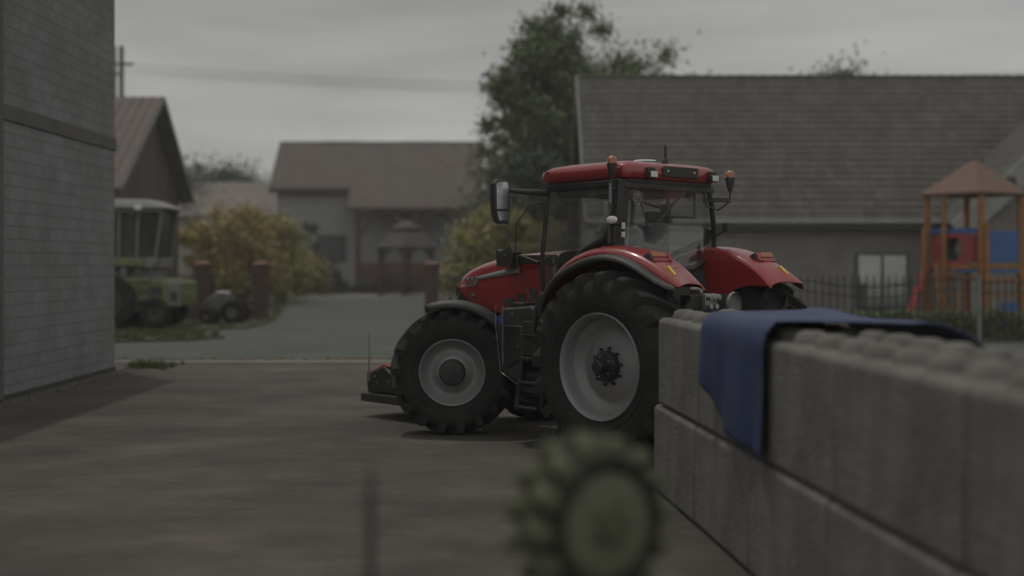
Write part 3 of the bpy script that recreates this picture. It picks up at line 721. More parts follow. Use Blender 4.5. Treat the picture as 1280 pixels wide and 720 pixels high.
names1 = ['lower concrete block jutting out at the far left end of the stacked wall', 'lower concrete block below the hanging blue tarpaulin', 'lower concrete block right of the blue tarpaulin at the picture foot',
          'lower concrete block under the studded block near the right edge', 'lower concrete block nearest the viewer under the stacked wall end']
first = True
nrm = Vector((-wd.y, wd.x, 0))     # away from the camera side (right)
for lvl, (nm, sh, push) in enumerate(((names1, -.12, -.008), (names2, 0, 0))):
    for i in range(5):
        o = proto if first else copy_tree(proto); first = False
        p = wo+wd*(sh+1.6*i)+nrm*(push+random.uniform(-.006, .006))
        o.location = (p.x, p.y, lvl*.8); o.rotation_euler = (0, 0, wr+random.uniform(-.003, .003))
        tag(o, nm[i], 'concrete block', 'stacked concrete blocks')
# lower course studs sit inside the recess of the upper blocks (none show)

# blue tarpaulin draped over the wall
def wp(t, d, z): p = wo+wd*t+nrm*d; return (p.x, p.y, z)
random.seed(3)
b = MB(); rows = []
nu, nv = 36, 44
for i in range(nu+1):
    u = i/nu
    row = []
    hang = .36+.44*math.sin(PI/2*min(1, (u+.10)/.9))
    total = [0]
    for j in range(nv+1):
        v = j/nv
        # v 0: hem of hanging front; .4: front edge; .65 back edge; 1: spread behind
        if v < .4:
            k = 1-v/.4; z = 1.655-hang*k; d = -.06-.024*math.sin(u*12+k*1.5)*k-.008*math.sin(u*29)*k
            if k < .12: d += .03*(1-k/.12); z += .035*(1-k/.12)
            t = 1.95+u*1.66
        elif v < .65:
            k = (v-.4)/.25; d = k*.8; z = 1.71+.006*math.sin(u*9); t = 1.95+u*(1.66+.7*k*k)-.25*k
        else:
            k = (v-.65)/.35; d = .8+k*.65; z = 1.71+.06*math.sin(k*PI*.8)*(1-u*.8)-.50*k*k+.012*math.sin(u*8+k*5); t = 1.7+u*(2.36+.3*k)
        if v >= .4:
            # lift over the studs, falling to the corner near the camera
            z += .012
        row.append(wp(t, d, z))
    rows.append(row)
b.sheet(rows); tp = b.build('tarpaulin', cloth, smooth=80, solid=.008)
tag(tp, 'blue tarpaulin hanging over the grey concrete block wall', 'tarpaulin')

# ------------------------------------------------------------------ foreground wheel on a crate and stake
olive = mat('olive_rubber', (.085, .095, .052), .8, 0, .3, 4, bump=.3, dirt=(.03, .032, .025), dscale=3, damount=.7)
darkrub = mat('dark_rubber', (.018, .02, .014), .85, 0, .3, 5)
fz = 4.0; fr = .27
fwp = Vector(((738-640)/F*fz, fz, HC-(650-328)/F*fz))
fwheel = empty('loose_wheel', fwp, R(33)); fwheel.scale = (.70, .70, .70)
b = MB(); h = .13
b.lathe([(-h, .235), (-h*1.15, .27), (-h, .30), (-h*.5, .325), (h*.5, .325), (h, .30), (h*1.15, .26), (h, .20), (h*.3, .18), (-h*.5, .18)], 'y', 48, closed=True)
b.build('tyre', darkrub, fwheel, smooth=50)
b = MB()
for i in range(14):
    for s in (-1, 1):
        a = 2*PI*(i+(.5 if s > 0 else 0))/14
        M_ = Matrix.Rotation(-a, 4, 'Y') @ Matrix.Translation((.335, s*.075, 0)) @ Matrix.Rotation(s*.35, 4, 'X')
        b.loft([[M_ @ Vector((x, y, z)) for y, z in ((-.07*k, -.036*k), (.07*k, -.036*k), (.07*k, .036*k), (-.07*k, .036*k))] for x, k in ((-.04, 1.2), (.02, 1.05), (.048, .75))])
b.build('lugs', olive, fwheel, bevel=.012)
b = MB(); b.lathe([(-.10, .235), (-.135, .225), (-.14, .19), (-.15, .11), (-.155, .001)], 'y', 40); b.build('rim', mat('pale_green_paint', (.115, .12, .078), .7, 0, .2, 3, dirt=(.05, .05, .035), dscale=6, damount=.6), fwheel, smooth=50)
b = MB(); b.lathe([(-.15, .075), (-.19, .07), (-.195, .05), (-.195, .001)], 'y', 20)
for k in range(5): b.cyl((.10*math.cos(k*1.257), -.14, .10*math.sin(k*1.257)), (.10*math.cos(k*1.257), -.17, .10*math.sin(k*1.257)), .014, 6)
b.build('hub', olive, fwheel)
tag(fwheel, 'small lugged wheel with pale olive rim in the near foreground', 'wheel')
woodm = mat('weathered_wood', (.12, .095, .07), .9, 0, .3, 5, bump=.4)
ct = fwp.z-.385*.70
cr_ = empty('wooden_crate', (fwp.x, fwp.y, 0), R(12))
b = MB()
for k in range(5): b.box(-.4, .4, -.34+k*.14, -.22+k*.14, ct-.025, ct-.003)
b.build('top', woodm, cr_, bevel=.004)
for s in (-1, 1):
    b = MB()
    for k in range(4): b.box(-.4, .4, s*.35-.012, s*.35+.012, .02+k*.16, .15+k*.16)
    b.build('side', woodm, cr_, bevel=.004)
    b = MB()
    for k in range(4): b.box(s*.39-.012, s*.39+.012, -.33, .33, .02+k*.16, .15+k*.16)
    b.build('end', woodm, cr_, bevel=.004)
b = MB()
for x in (-.36, .36):
    for y in (-.32, .32): b.box(x-.03, x+.03, y-.03, y+.03, 0, ct-.03)
b.build('corner_posts', woodm, cr_)
tag(cr_, 'weathered slatted wooden crate below the small lugged wheel', 'crate')
b = MB(); sp = W(463, 580, 3.9); b.tube([(sp.x, sp.y, -.1), (sp.x, sp.y, sp.z-.10), (sp.x+.003, sp.y, sp.z)], [.013, .012, .003], 8)
b.tube([(sp.x-.02, sp.y, .02), (sp.x+.02, sp.y, .02)], .03)
tag(b.build('metal_stake', blk2), 'thin dark metal stake standing in the near foreground left of the wheel', 'stake')

# ------------------------------------------------------------------ vegetation
lg = mat('leaf_green', (.08, .10, .05), .75, 0, .3, .5, island=[(.045, .065, .025), (.115, .155, .06), (.19, .235, .10)])
ld = mat('leaf_dark', (.03, .045, .025), .75, 0, .3, .5, island=[(.025, .038, .024), (.055, .075, .045), (.08, .10, .06)])
lp_ = mat('leaf_purple', (.05, .035, .03), .75, 0, .3, .5, island=[(.02, .018, .016), (.05, .035, .03), (.07, .055, .04)])
la = mat('leaf_autumn', (.40, .32, .10), .75, 0, .3, .6, island=[(.13, .12, .06), (.34, .24, .10), (.42, .34, .12), (.20, .21, .10)])
ly = mat('leaf_yellow', (.34, .32, .10), .75, 0, .3, .6, island=[(.14, .14, .07), (.30, .27, .11), (.40, .35, .14), (.18, .19, .09)])
bark = mat('bark', (.07, .06, .048), .95, 0, .3, 4, bump=.8)
def leaves(b, c, rad, n, size, squash=.8):
    for _ in range(n):
        d = Vector((random.gauss(0, 1), random.gauss(0, 1), random.gauss(0, 1))).normalized()*rad*min(2.2, abs(random.gauss(0, .75))+.12)
        p = c+Vector((d.x, d.y, d.z*squash))
        e = Euler((random.uniform(-1.2, 1.2), random.uniform(-1.2, 1.2), random.uniform(0, 6.3))).to_matrix()
        s_ = size*random.uniform(.6, 1.3)
        b.poly([p+e @ Vector(q) for q in ((-s_*.5, 0, 0), (0, -s_*.28, s_*.05), (s_*.55, 0, 0), (0, s_*.28, s_*.05))])
def tree(name, loc, h, cw, m, label, group=None, seed=0, trunk=.35, nb=9, nl=900, size=.22, cat='tree', low=.25, clr=.2, spread=1.):
    random.seed(seed); root = empty(name, loc)
    tb = MB(); cb = MB()
    top = Vector((random.uniform(-.3, .3), random.uniform(-.3, .3), h*.8))
    tr_ = trunk*.5
    tb.tube([(0, 0, -.1), (0, 0, h*low*.6), top*.6, top], [tr_*1.3, tr_, tr_*.6, tr_*.15], 8)
    for i in range(nb):
        a = i*2.4+random.uniform(-.4, .4); k = (i+.5)/nb
        st = Vector((0, 0, h*low*.7)).lerp(top, k*.9)
        zz = h*(low+.12+(1-low-.25)*k)
        rr_ = cw*.5*(math.sin(PI*(.25+.62*k)))*random.uniform(.6, 1.05)*spread
        e = Vector((rr_*math.cos(a), rr_*math.sin(a), zz))
        mid = st.lerp(e, .5)+Vector((0, 0, -.05*h))
        tb.tube([st, mid, e], [tr_*.5, tr_*.3, tr_*.08], 6)
        for j in range(4):
            c = e.lerp(mid, random.uniform(-.1, .5))+Vector((random.gauss(0, .11), random.gauss(0, .11), random.gauss(0, .07)))*cw
            leaves(cb, c, cw*clr*random.uniform(.6, 1.1), nl//(4), size)
    leaves(cb, top+Vector((0, 0, h*.06)), cw*clr, nl//2, size)
    tb.build('trunk', bark, root, smooth=50); cb.build('crown', m, root, smooth=0, fix=False)
    tag(root, label, cat, group); return root
def bush(name, loc, h, wdt, m, label, group=None, seed=0, n=22, nl=260, size=.16, cat='bush'):
    random.seed(seed); root = empty(name, loc); tb = MB(); cb = MB()
    for i in range(n):
        a = random.uniform(0, 2*PI); r = wdt*.5*random.random()**.6; z = h*random.uniform(.12, .92)
        r *= math.sqrt(max(.15, 1-((z/h-.35)/.75)**2))
        e = Vector((r*math.cos(a), r*math.sin(a)*.8, z))
        if i % 2 == 0: tb.tube([(random.uniform(-.2, .2), random.uniform(-.1, .1), 0), e*.55+Vector((0, 0, .1*h)), e], [.04, .025, .008], 5)
        leaves(cb, e, wdt*.15*random.uniform(.6, 1.2), nl, size, 1.0)
    tb.build('stem', bark, root); cb.build('foliage', m, root, smooth=0, fix=False)
    tag(root, label, cat, group); return root
def G(px, Z): return ((px-640)/F*Z, Z, 0)
# big trees left of and behind the barn
tree('broadleaf_tree', G(688, 64), 16, 5.8, lg, 'tall open green tree between the far house and the grey barn', seed=11, nb=32, nl=1100, size=.26, low=.22, clr=.13, trunk=.5)
tree('broadleaf_tree', G(712, 68), 14.5, 6.5, lg, 'green tree rising behind the left end of the barn roof', seed=12, nb=13, nl=1300, size=.27, low=.2, clr=.2, trunk=.5)
tree('broadleaf_tree', G(648, 76), 10.0, 5.8, lg, 'lower round green tree behind the right end of the far house', seed=13, nb=12, nl=1300, size=.28, low=.12, clr=.24)
tree('broadleaf_tree', G(676, 60), 7.2, 5.0, ld, 'dense dark green tree low beside the barn gable', seed=14, nb=12, nl=1400, size=.25, low=.08, clr=.24)
tree('broadleaf_tree', G(782, 70), 14.8, 7, lg, 'green tree top just above the barn ridge over the tractor roof', seed=15, nb=16, nl=1100, size=.28, low=.35, clr=.19)
tree('broadleaf_tree', G(1060, 72), 14.3, 6.5, lg, 'green tree top just above the barn ridge over the curtained window', seed=16, nb=16, nl=1100, size=.28, low=.35, clr=.19)
for i, (px, Z, h, wv) in enumerate(((262, 128, 11.6, 9), (300, 134, 12.0, 9), (236, 122, 10.4, 9))):
    tree('distant_tree', G(px, Z), h, wv, ld, ['distant dark tree above the brown roof, left of its ridge middle', 'distant dark tree above the brown roof next to the far house', 'distant dark tree right behind the wooden barn gable'][i], 'distant trees', seed=20+i, nb=16, nl=900, size=.4, low=.1, clr=.24)
# autumn bushes
ab = [(262, 62, 4.3, 3.4, la, 'yellow and rust autumn bush behind the left brick pillar'), (305, 64, 5.2, 4.2, la, 'tallest golden autumn bush behind the iron fence'),
      (352, 68, 4.7, 3.6, ly, 'yellow green autumn bush right of the brick pillars'), (336, 76, 4.9, 4.0, la, 'ochre autumn bush close before the far house corner'),
      (380, 82, 3.6, 3.4, ly, 'low yellow autumn bush under the far house window'),
      (636, 57, 4.6, 3.4, ly, 'yellow autumn bush above the tractor hood'), (598, 57.5, 3.9, 3.4, ly, 'yellow green autumn bush beside the gazebo'), (672, 57, 4.2, 3.0, ly, 'yellow autumn bush behind the tractor cab front')]
for i, (px, Z, h, wv, m, lb) in enumerate(ab):
    bush('autumn_bush', G(px, Z), h, wv, m, lb, 'autumn bushes', seed=40+i, n=46, nl=260, size=.17)
bush('shrub', G(382, 84), 5.0, 2.2, ld, 'dark green upright shrub beside the far house window', seed=60, n=18, nl=220, size=.2, cat='shrub')
bush('shrub', G(405, 84), 2.6, 2.2, lp_, 'dark purple leaved shrub below the far house window', seed=61, n=16, nl=220, size=.2, cat='shrub')
for i, (px, hh) in enumerate(((425, 1.0), (452, .8), (480, 1.2), (512, .9), (560, 1.4), (345, 1.2))):
    bush('garden_plant', G(px, 86.5), hh, 1.6, ld, ['low dark plant before the house left of the porch post', 'small dark plant at the foot of the porch post', 'dark plant left of the gazebo foot', 'dark plant right of the gazebo foot', 'dark plant right of the single brick pillar', 'low dark plant at the far house left corner'][i], 'garden plants', seed=70+i, n=10, nl=120, size=.14, cat='plant')

# ------------------------------------------------------------------ wooden barn at left
rroof = mat('rusty_sheet', (.078, .055, .046), .7, .1, .25, 1.2, bump=.2, dirt=(.06, .045, .038), dscale=1.0)
boards = brick_mat('dark_boards', (.15, .11, .088), (.10, .076, .064), (.03, .024, .02), .16, 6, .012, 'yz', bump=.5, offset=0)
boardsx = brick_mat('dark_boards_front', (.15, .11, .088), (.10, .076, .064), (.03, .024, .02), .16, 6, .012, 'xz', bump=.5, offset=0)
greyp = mat('grey_board', (.16, .16, .148), .85, 0, .2, 2)
wb = empty('wooden_barn', (-14.7, 54, 0))
# local: gable at x=0 facing +x ; ridge along -x ; y -6..5
yn, ya, yf, ze, za = -6.0, 0.0, 5.0, 4.95, 9.05
b = MB(); b.prism([(yn+.5, 0), (yn+.5, ze+.1), (ya, za-.25), (yf-.5, ze+.1), (yf-.5, 0)], -.55, -14, 'yz'); b.build('wall', boards, wb)
b = MB()
for (ya_, za_, yb_, zb_) in ((ya, za, yn, ze-.1), (ya, za, yf, ze)):
    b.poly([(0, ya_, za_), (0, yb_, zb_), (-15, yb_, zb_), (-15, ya_, za_)])
    # raised seams
b.build('roof', rroof, wb, smooth=0, solid=.07)
b = MB()
for k in range(36):
    x = -.05-k*.4
    b.obox((x, ya, za+.05), (x, yn, ze-.05), .05, .05)
b.build('roof_seams', rroof, wb)
b = MB()
for (yb_, zb_) in ((yn, ze-.1), (yf, ze)): b.obox((.03, ya, za-.06), (.03, yb_, zb_-.06), .05, .24)
b.poly([(0-.02, ya, za-.12), (-.02, yf, ze-.12), (-.6, yf, ze-.12), (-.6, ya, za-.12)])
b.build('barge_boards', greyp, wb)
b = MB(); b.obox((.1, yf+.1, ze-.05), (-15, yf+.1, ze-.05), .14, .1); b.build('gutter', trim, wb)
tag(wb, 'dark wooden barn with rusty corrugated roof behind the green machine', 'barn')

# ------------------------------------------------------------------ utility pole and wires
pm = mat('pole_metal', (.09, .09, .085), .8, 0, .2, 3)
up = empty('utility_pole', ((147-640)/F*74, 74, 0))
b = MB(); b.tube([(-.22, 0, 0), (-.22, 0, 14.6)], [.16, .14], 8); b.build('pole', pm, up)
b = MB(); b.tube([(.22, 0, 0), (.22, 0, 14.6)], [.16, .14], 8); b.build('pole', pm, up)
b = MB()
for z in (3, 6, 9, 12.9): b.box(-.22, .22, -.04, .04, z, z+.14)
b.build('cross_tie', pm, up)
b = MB(); b.box(-.9, .9, -.06, .06, 13.5, 13.64); b.build('cross_arm', pm, up)
tag(up, 'twin legged utility pole rising behind the rusty barn roof', 'utility pole')
for k in range(4):
    b = MB(); pts = []
    for i in range(31):
        t = i/30; x = -22.8+t*56; y = 74+(k-1.5)*.35; z = 13.1+.22*k-(1.15*4*t*(1-t))*1.0-t*.3
        pts.append((x, y, z))
    b.tube(pts, .013, 5)
    tag(b.build('power_line', blk2), 'thin power line sagging across the sky from the twin legged pole', 'wire', 'power lines')

# ------------------------------------------------------------------ far house
fh = empty('farmhouse', (-9.9, 92, 0))
plaster = mat('pale_plaster', (.235, .235, .225), .9, 0, .12, .8, bump=.2, dirt=(.14, .14, .13), dscale=.4, damount=.5)
broof = mat('brown_roof', (.085, .068, .058), .85, 0, .18, .7, bump=.3, dirt=(.09, .082, .07), dscale=.35)
timber = mat('brown_timber', (.085, .05, .038), .85, 0, .25, 4)
X0 = -9.9
def lx(px, Z): return (px-640)/F*Z-X0
xl, xr_ = -17.4-X0+.5, -2.6-X0
b = MB(); b.prism([(0, 0), (0, 7.35), (4, 10.8), (8, 7.35), (8, 0)], xl, xr_, 'yz'); b.build('wall', plaster, fh)
b = MB()
rx0, rx1, xm = -17.4-X0, -2.3-X0, -11.6-X0
b.poly([(rx0, 4, 11.0), (rx0, -.5, 7.30), (xm, -.5, 7.30), (xm, 4, 11.0)]); b.poly([(xm, 4, 11.0), (xm, -2.25, 5.86), (rx1, -2.25, 5.86), (rx1, 4, 11.0)]); b.poly([(rx0, 4, 11.0), (rx0, 8.5, 7.3), (rx1, 8.5, 7.3), (rx1, 4, 11.0)])
rfo = b.build('roof', broof, fh, smooth=0, solid=.22)
b = MB()
for k in range(5):
    b.box(rx0+k*3.02, rx0+k*3.02+2.98, 3.86, 4.14, 11.06, 11.14+.02*(k % 2))
b.build('ridge_cap', broof, rfo)
b = MB(); b.box(rx0, xm, -.62, -.5, 7.08, 7.26); b.box(xm+.05, rx1, -2.4, -2.26, 5.66, 5.84); b.build('fascia', timber, fh)
for px in (447, 519, 596):
    x = lx(px, 90); b = MB(); b.box(x-.17, x+.17, -2.2, -1.86, 0 if px != 519 else 4.0, 5.7)
    b.build('porch_post', timber, fh, bevel=.02)
for (p0, z0, p1, z1) in ((449, 4.05, 474, 5.65), (511, 4.1, 493, 5.65), (524, 4.1, 543, 5.65), (594, 3.8, 569, 5.65)):
    b = MB(); b.obox((lx(p0, 90), -2.03, z0), (lx(p1, 90), -2.03, z1), .28, .28, up=(0, 1, 0)); b.build('brace', timber, fh)
b = MB(); b.box(lx(509, 90), lx(529, 90), -2.25, -1.8, 3.85, 4.08); b.build('hanger_beam', timber, fh)
brk = brick_mat('red_brick', (.13, .06, .05), (.10, .055, .045), (.08, .07, .06), .5, .18, .02, 'xz')
b = MB(); b.box(lx(447, 90)+.2, lx(596, 90), -2.1, -1.85, 0, 2.05); b.build('porch_wall', brk, fh)
winf = mat('dark_window_frame', (.05, .04, .035), .6); wing = mat('window_glass', (.09, .10, .10), .15, 0, .2, 2, coat=.5)
b = MB(); x0, x1 = lx(399, 92), lx(430, 92); b.box(x0, x1, -.08, -.0, 2.3, 3.75)
wn = b.build('window', wing, fh)
b = MB()
for q in ((x0-.1, x1+.1, 3.7, 4.05), (x0-.1, x1+.1, 2.15, 2.32), (x0-.1, x0+.05, 2.3, 3.7), (x1-.05, x1+.1, 2.3, 3.7), ((x0+x1)/2-.05, (x0+x1)/2+.05, 2.3, 3.7)): b.box(q[0], q[1], -.14, -.01, q[2], q[3])
b.build('frame', winf, wn)
tag(fh, 'pale plastered farmhouse with brown roof and timber porch at the end of the road', 'house')
# brown roofed house behind
h2 = empty('brown_roofed_house', (-25.5, 116, 0))
b = MB(); b.prism([(0, 0), (0, 6.2), (5, 9.2), (10, 6.2), (10, 0)], -5.5, 7, 'yz'); b.build('wall', plaster, h2)
b = MB(); b.poly([(-6, 5, 9.6), (-6, -.6, 6.2), (7.4, -.6, 6.2), (7.4, 5, 9.6)]); b.poly([(-6, 5, 9.6), (-6, 10.6, 6.2), (7.4, 10.6, 6.2), (7.4, 5, 9.6)]); b.build('roof', mat('faded_roof', (.15, .13, .115), .9, 0, .2, .6, bump=.3), h2, smooth=0, solid=.2)
tag(h2, 'house with a faded brown roof half hidden behind the autumn bushes', 'house')

# gazebo
gz = empty('gazebo', ((508-640)/F*81, 81, 0)); gd = mat('gazebo_timber', (.075, .055, .045), .85, 0, .2, 3); gr = mat('gazebo_roof', (.06, .056, .05), .9, 0, .2, 2)
b = MB()
n = 6; hx = lambda r, z, o=0: [(r*math.cos(2*PI*(k+.5)/n), r*math.sin(2*PI*(k+.5)/n), z) for k in range(n)]
b.loft([hx(2.15, 2.98), hx(2.2, 3.05), hx(1.1, 4.0), hx(.95, 4.02)]); b.build('roof', gr, gz, smooth=0)
b = MB(); b.loft([hx(.85, 4.0), hx(.85, 4.12), hx(1.05, 4.18), hx(1.0, 4.3), hx(.2, 4.75)]); b.build('roof_cap', gd, gz, smooth=0)
for k in range(6):
    x, y = 1.85*math.cos(2*PI*(k+.5)/n), 1.85*math.sin(2*PI*(k+.5)/n)
    b = MB(); b.box(x-.09, x+.09, y-.09, y+.09, 0, 3.0)
    for d in (-1, 1):
        a = 2*PI*(k+.5)/n; x2, y2 = 1.85*math.cos(a+d*2*PI/n), 1.85*math.sin(a+d*2*PI/n); e = Vector((x, y, 0)).lerp(Vector((x2, y2, 0)), .28)
        b.obox((x, y, 2.35), (e.x, e.y, 2.95), .08, .08)
    b.build('post', gd, gz)
b = MB()
for k in range(6):
    a, c = 2*PI*(k+.5)/n, 2*PI*(k+1.5)/n
    if k == 4: continue
    p, q = Vector((1.85*math.cos(a), 1.85*math.sin(a), 0)), Vector((1.85*math.cos(c), 1.85*math.sin(c), 0))
    for z in (.35, 1.1): b.obox(p+Vector((0, 0, z)), q+Vector((0, 0, z)), .06, .08)
    for j in range(1, 9):
        r_ = p.lerp(q, j/9); b.box(r_.x-.02, r_.x+.02, r_.y-.02, r_.y+.02, .35, 1.1)
b.build('railing', gd, gz)
tag(gz, 'small six sided timber gazebo in front of the farmhouse porch', 'gazebo')

greyp = MATS['grey_board']
# ------------------------------------------------------------------ brick pillars and iron fences
pbr = brick_mat('pillar_brick', (.095, .055, .045), (.075, .05, .045), (.06, .055, .05), .25, .075, .008, 'xz')
capm = mat('pillar_cap', (.16, .08, .06), .85, 0, .2, 4)
iron = mat('wrought_iron', (.02, .02, .02), .6, .3, .2, 4)
pp = []
for i, (px, Z, lb) in enumerate(((253, 46, 'leftmost brick gate pillar behind the grey implement'), (326, 46, 'brick gate pillar right of the iron fence beside the road'), (540, 46, 'single brick pillar just left of the tractor nose'), (662, 46, 'brick pillar behind the tractor door'))):
    r0 = empty('brick_pillar', ((px-640)/F*Z, Z, 0))
    b = MB(); b.box(-.24, .24, -.24, .24, 0, 2.0); b.build('shaft', pbr, r0, bevel=.006)
    b = MB(); b.loft([[(-.29, -.29, 2.0), (.29, -.29, 2.0), (.29, .29, 2.0), (-.29, .29, 2.0)], [(-.29, -.29, 2.06), (.29, -.29, 2.06), (.29, .29, 2.06), (-.29, .29, 2.06)], [(-.05, -.05, 2.15), (.05, -.05, 2.15), (.05, .05, 2.15), (-.05, .05, 2.15)]]); b.build('cap', capm, r0)
    tag(r0, lb, 'pillar', 'brick gate pillars')
def iron_fence(x0, x1, y, h, label, base=None, wavy=0, step=.14, name='iron_fence', r=.017, posts=(), group=None):
    root = empty(name, ((x0+x1)/2, y, 0)); cx = (x0+x1)/2
    hasr = MB()
    zb = .45 if base else .08
    for k in range(2):
        z0 = (h-.22-(.26 if k else 0)) if wavy else (h-.12 if k == 0 else zb+.1)
        pts = [(x-cx, 0, z0+(wavy*math.sin((x-x0)*1.35+.6) if wavy else 0)) for x in [x0+(x1-x0)*i/40 for i in range(41)]]
        hasr.tube(pts, .016, 6)
    if wavy: hasr.tube([(x0-cx, 0, .16), (x1-cx, 0, .16)], .016, 6)
    hasr.build('rail', iron, root)
    n_ = int((x1-x0)/step)
    pk = []
    b = MB(); b.tube([(0, 0, zb), (0, 0, h-.05), (0, 0, h)], [r, r, .003], 6)
    p0 = b.build('picket', iron, root); p0.location = (x0-cx+step*.5, 0, 0)
    for i in range(1, n_):
        c = p0.copy(); COL.objects.link(c); c.parent = root; c.location = (x0-cx+step*(i+.5), 0, 0)
    for px_ in posts:
        b = MB(); b.box(px_-cx-.05, px_-cx+.05, -.05, .05, 0, h+.04); b.build('post', greyp, root, bevel=.01)
    if base:
        b = MB(); b.box(x0-cx, x1-cx, -.14, .14, 0, .45); b.build('base_wall', base, root, bevel=.01)
    tag(root, label, 'fence', group); return root
iron_fence(-10.86, -9.3, 46, 1.72, 'short dark iron fence between the two left brick pillars', pbr)
iron_fence(-15.2, -11.4, 46, 1.72, 'iron fence on a low brick base behind the green machine', pbr)
iron_fence(-2.6, .35, 46, 1.72, 'iron fence behind the tractor nose between two brick pillars', pbr)
iron_fence(6.2, 12.0, 33, 1.78, 'dark iron fence with curved rails in front of the barn window', None, .11, .19, posts=())
iron_fence(12.05, 19, 33, 1.72, 'dark iron fence in front of the playground tower and hedge', None, .09, .19, posts=(12.05,))

# hedge
random.seed(5)
b = MB()
for _ in range(26000):
    x = random.uniform(9.0, 18); y = 34.1+random.uniform(0, .7); z = random.random()**.7*.80+.03*math.sin(x*5)
    e = Euler((random.uniform(-1.2, 1.2), random.uniform(-1.2, 1.2), random.uniform(0, 6.3))).to_matrix(); s_ = .07*random.uniform(.6, 1.3)
    p = Vector((x, y, z)); b.poly([p+e @ Vector(q) for q in ((-s_*.5, 0, 0), (0, -s_*.35, 0), (s_*.5, 0, 0), (0, s_*.35, 0))])
hd = b.build('hedge', lg, smooth=0, fix=False); tag(hd, 'low clipped green hedge behind the iron fence under the playground tower', 'hedge')

# ------------------------------------------------------------------ grey barn at right
gb = empty('grey_barn', (3, 46, 0))
tile = brick_mat('roof_tiles', (.086, .082, .071), (.058, .056, .049), (.022, .021, .019), .32, .4, .012, 'xz', bump=.35)
gbw = brick_mat('barn_wall', (.20, .19, .17), (.18, .172, .155), (.15, .142, .13), .5, .25, .012, 'xz', bump=.3)
b = MB(); b.prism([(0, 0), (0, 3.75), (6, 9.35), (12, 3.75), (12, 0)], 0.0, 30, 'yz'); b.build('wall', gbw, gb)
b = MB(); rows_n = 23
sl_ = Vector((0, 6.5, 6.05)); 
for sd in (0, 1):
    for k in range(rows_n):
        t0, t1 = k/rows_n, (k+1)/rows_n+.012
        y0_, y1_ = -.5+6.5*t0, -.5+6.5*t1; z0_, z1_ = 3.55+6.05*t0, 3.55+6.05*t1
        y1_ = min(y1_, 6.05)
        if sd: y0_, y1_ = 12-y0_, 12-y1_
        o_ = .035
        b.loft([[(-.34, y0_, z0_), (30, y0_, z0_), (30, y0_, z0_+o_+.02), (-.34, y0_, z0_+o_+.02)], [(-.34, y1_, z1_-.02), (30, y1_, z1_-.02), (30, y1_, z1_), (-.34, y1_, z1_)]])
b.build('roof', tile, gb, smooth=0)
b = MB()
for k in range(68): b.tube([(-.34+k*.45, 6, 9.60), (-.34+k*.45+.46, 6, 9.62)], [.10, .12], 8)
b.build('ridge_tiles', tile, gb)
b = MB(); b.obox((-.38, -.52, 3.50), (-.38, 6, 9.55), .10, .3); b.obox((-.38, 12.52, 3.50), (-.38, 6, 9.55), .10, .3); b.build('barge_board', greyp, gb)
b = MB(); b.tube([(-.4, -.6, 3.52), (22, -.6, 3.52)], .085, 10); b.build('gutter', grey, gb)
b = MB(); b.box(-.3, 22, -.5, -.02, 3.3, 3.42); b.build('soffit', band, gb)
curt = mat('curtain', (.42, .43, .41), .9, 0, .12, 3)
wx0, wx1 = 12.42-3, 14.12-3
b = MB(); b.box(wx0-.1, wx1+.1, -.10, -.0, .40, 2.46)
wn = b.build('window', mat('barn_window_frame', (.06, .06, .055), .6), gb, bevel=.01)
b = MB()
for (a, c) in ((wx0, (wx0+wx1)/2-.05), ((wx0+wx1)/2+.05, wx1)):
    g_ = [[(a+(c-a)*i/24, -.125+.02*math.sin(i*1.9+a), z) for i in range(25)] for z in (.5, 1.4, 2.36)]
    b.sheet(g_)
b.build('curtain', curt, wn, solid=.004)
b = MB(); b.box(wx0, wx0+.28, -.165, -.155, .5, 1.35); b.box(wx0, wx1, -.16, -.15, 1.30, 1.33); b.box((wx0+wx1)/2-.04, (wx0+wx1)/2+.04, -.17, -.11, .45, 2.42); b.build('window_bar', MATS['barn_window_frame'], wn)
b = MB(); b.box(5.5, 6.6, -.06, .0, .9, 2.2); b.build('window', wing, gb)
tag(gb, 'long grey barn with a tall tiled roof and curtained window on the right', 'barn')
# cross wing with pale barge boards
cw = empty('barn_wing', (20.5, 43.6, 0))
hw_, zz0, zap = 5.4, 3.45, 8.3
b = MB(); b.prism([(-hw_+.4, 0), (-hw_+.4, zz0), (0, zap-.2), (hw_-.4, zz0), (hw_-.4, 0)], .3, 6, 'xz'); b.build('wall', gbw, cw)
b = MB()
for s in (-1, 1): b.poly([(0, -.2, zap), (s*hw_, -.2, zz0), (s*hw_, 5, zz0), (0, 5, zap)])
b.build('roof', tile, cw, smooth=0, solid=.12)
b = MB()
for s in (-1, 1): b.obox((0, -.22, zap-.32), (s*hw_, -.22, zz0-.32), .12, .75, up=(0, 0, 1))
b.build('barge_board', mat('pale_board', (.22, .22, .205), .85, 0, .2, 2), cw)
b = MB(); b.box(-3.75, -3.5, -.42, -.3, 4.75, 5.0); b.tube([(-3.6, -.4, 4.7), (-3.6, -.55, 4.6)], .06); b.build('wall_lamp', blk, cw)
tag(cw, 'projecting barn wing with pale barge boards behind the playground tower', 'barn')

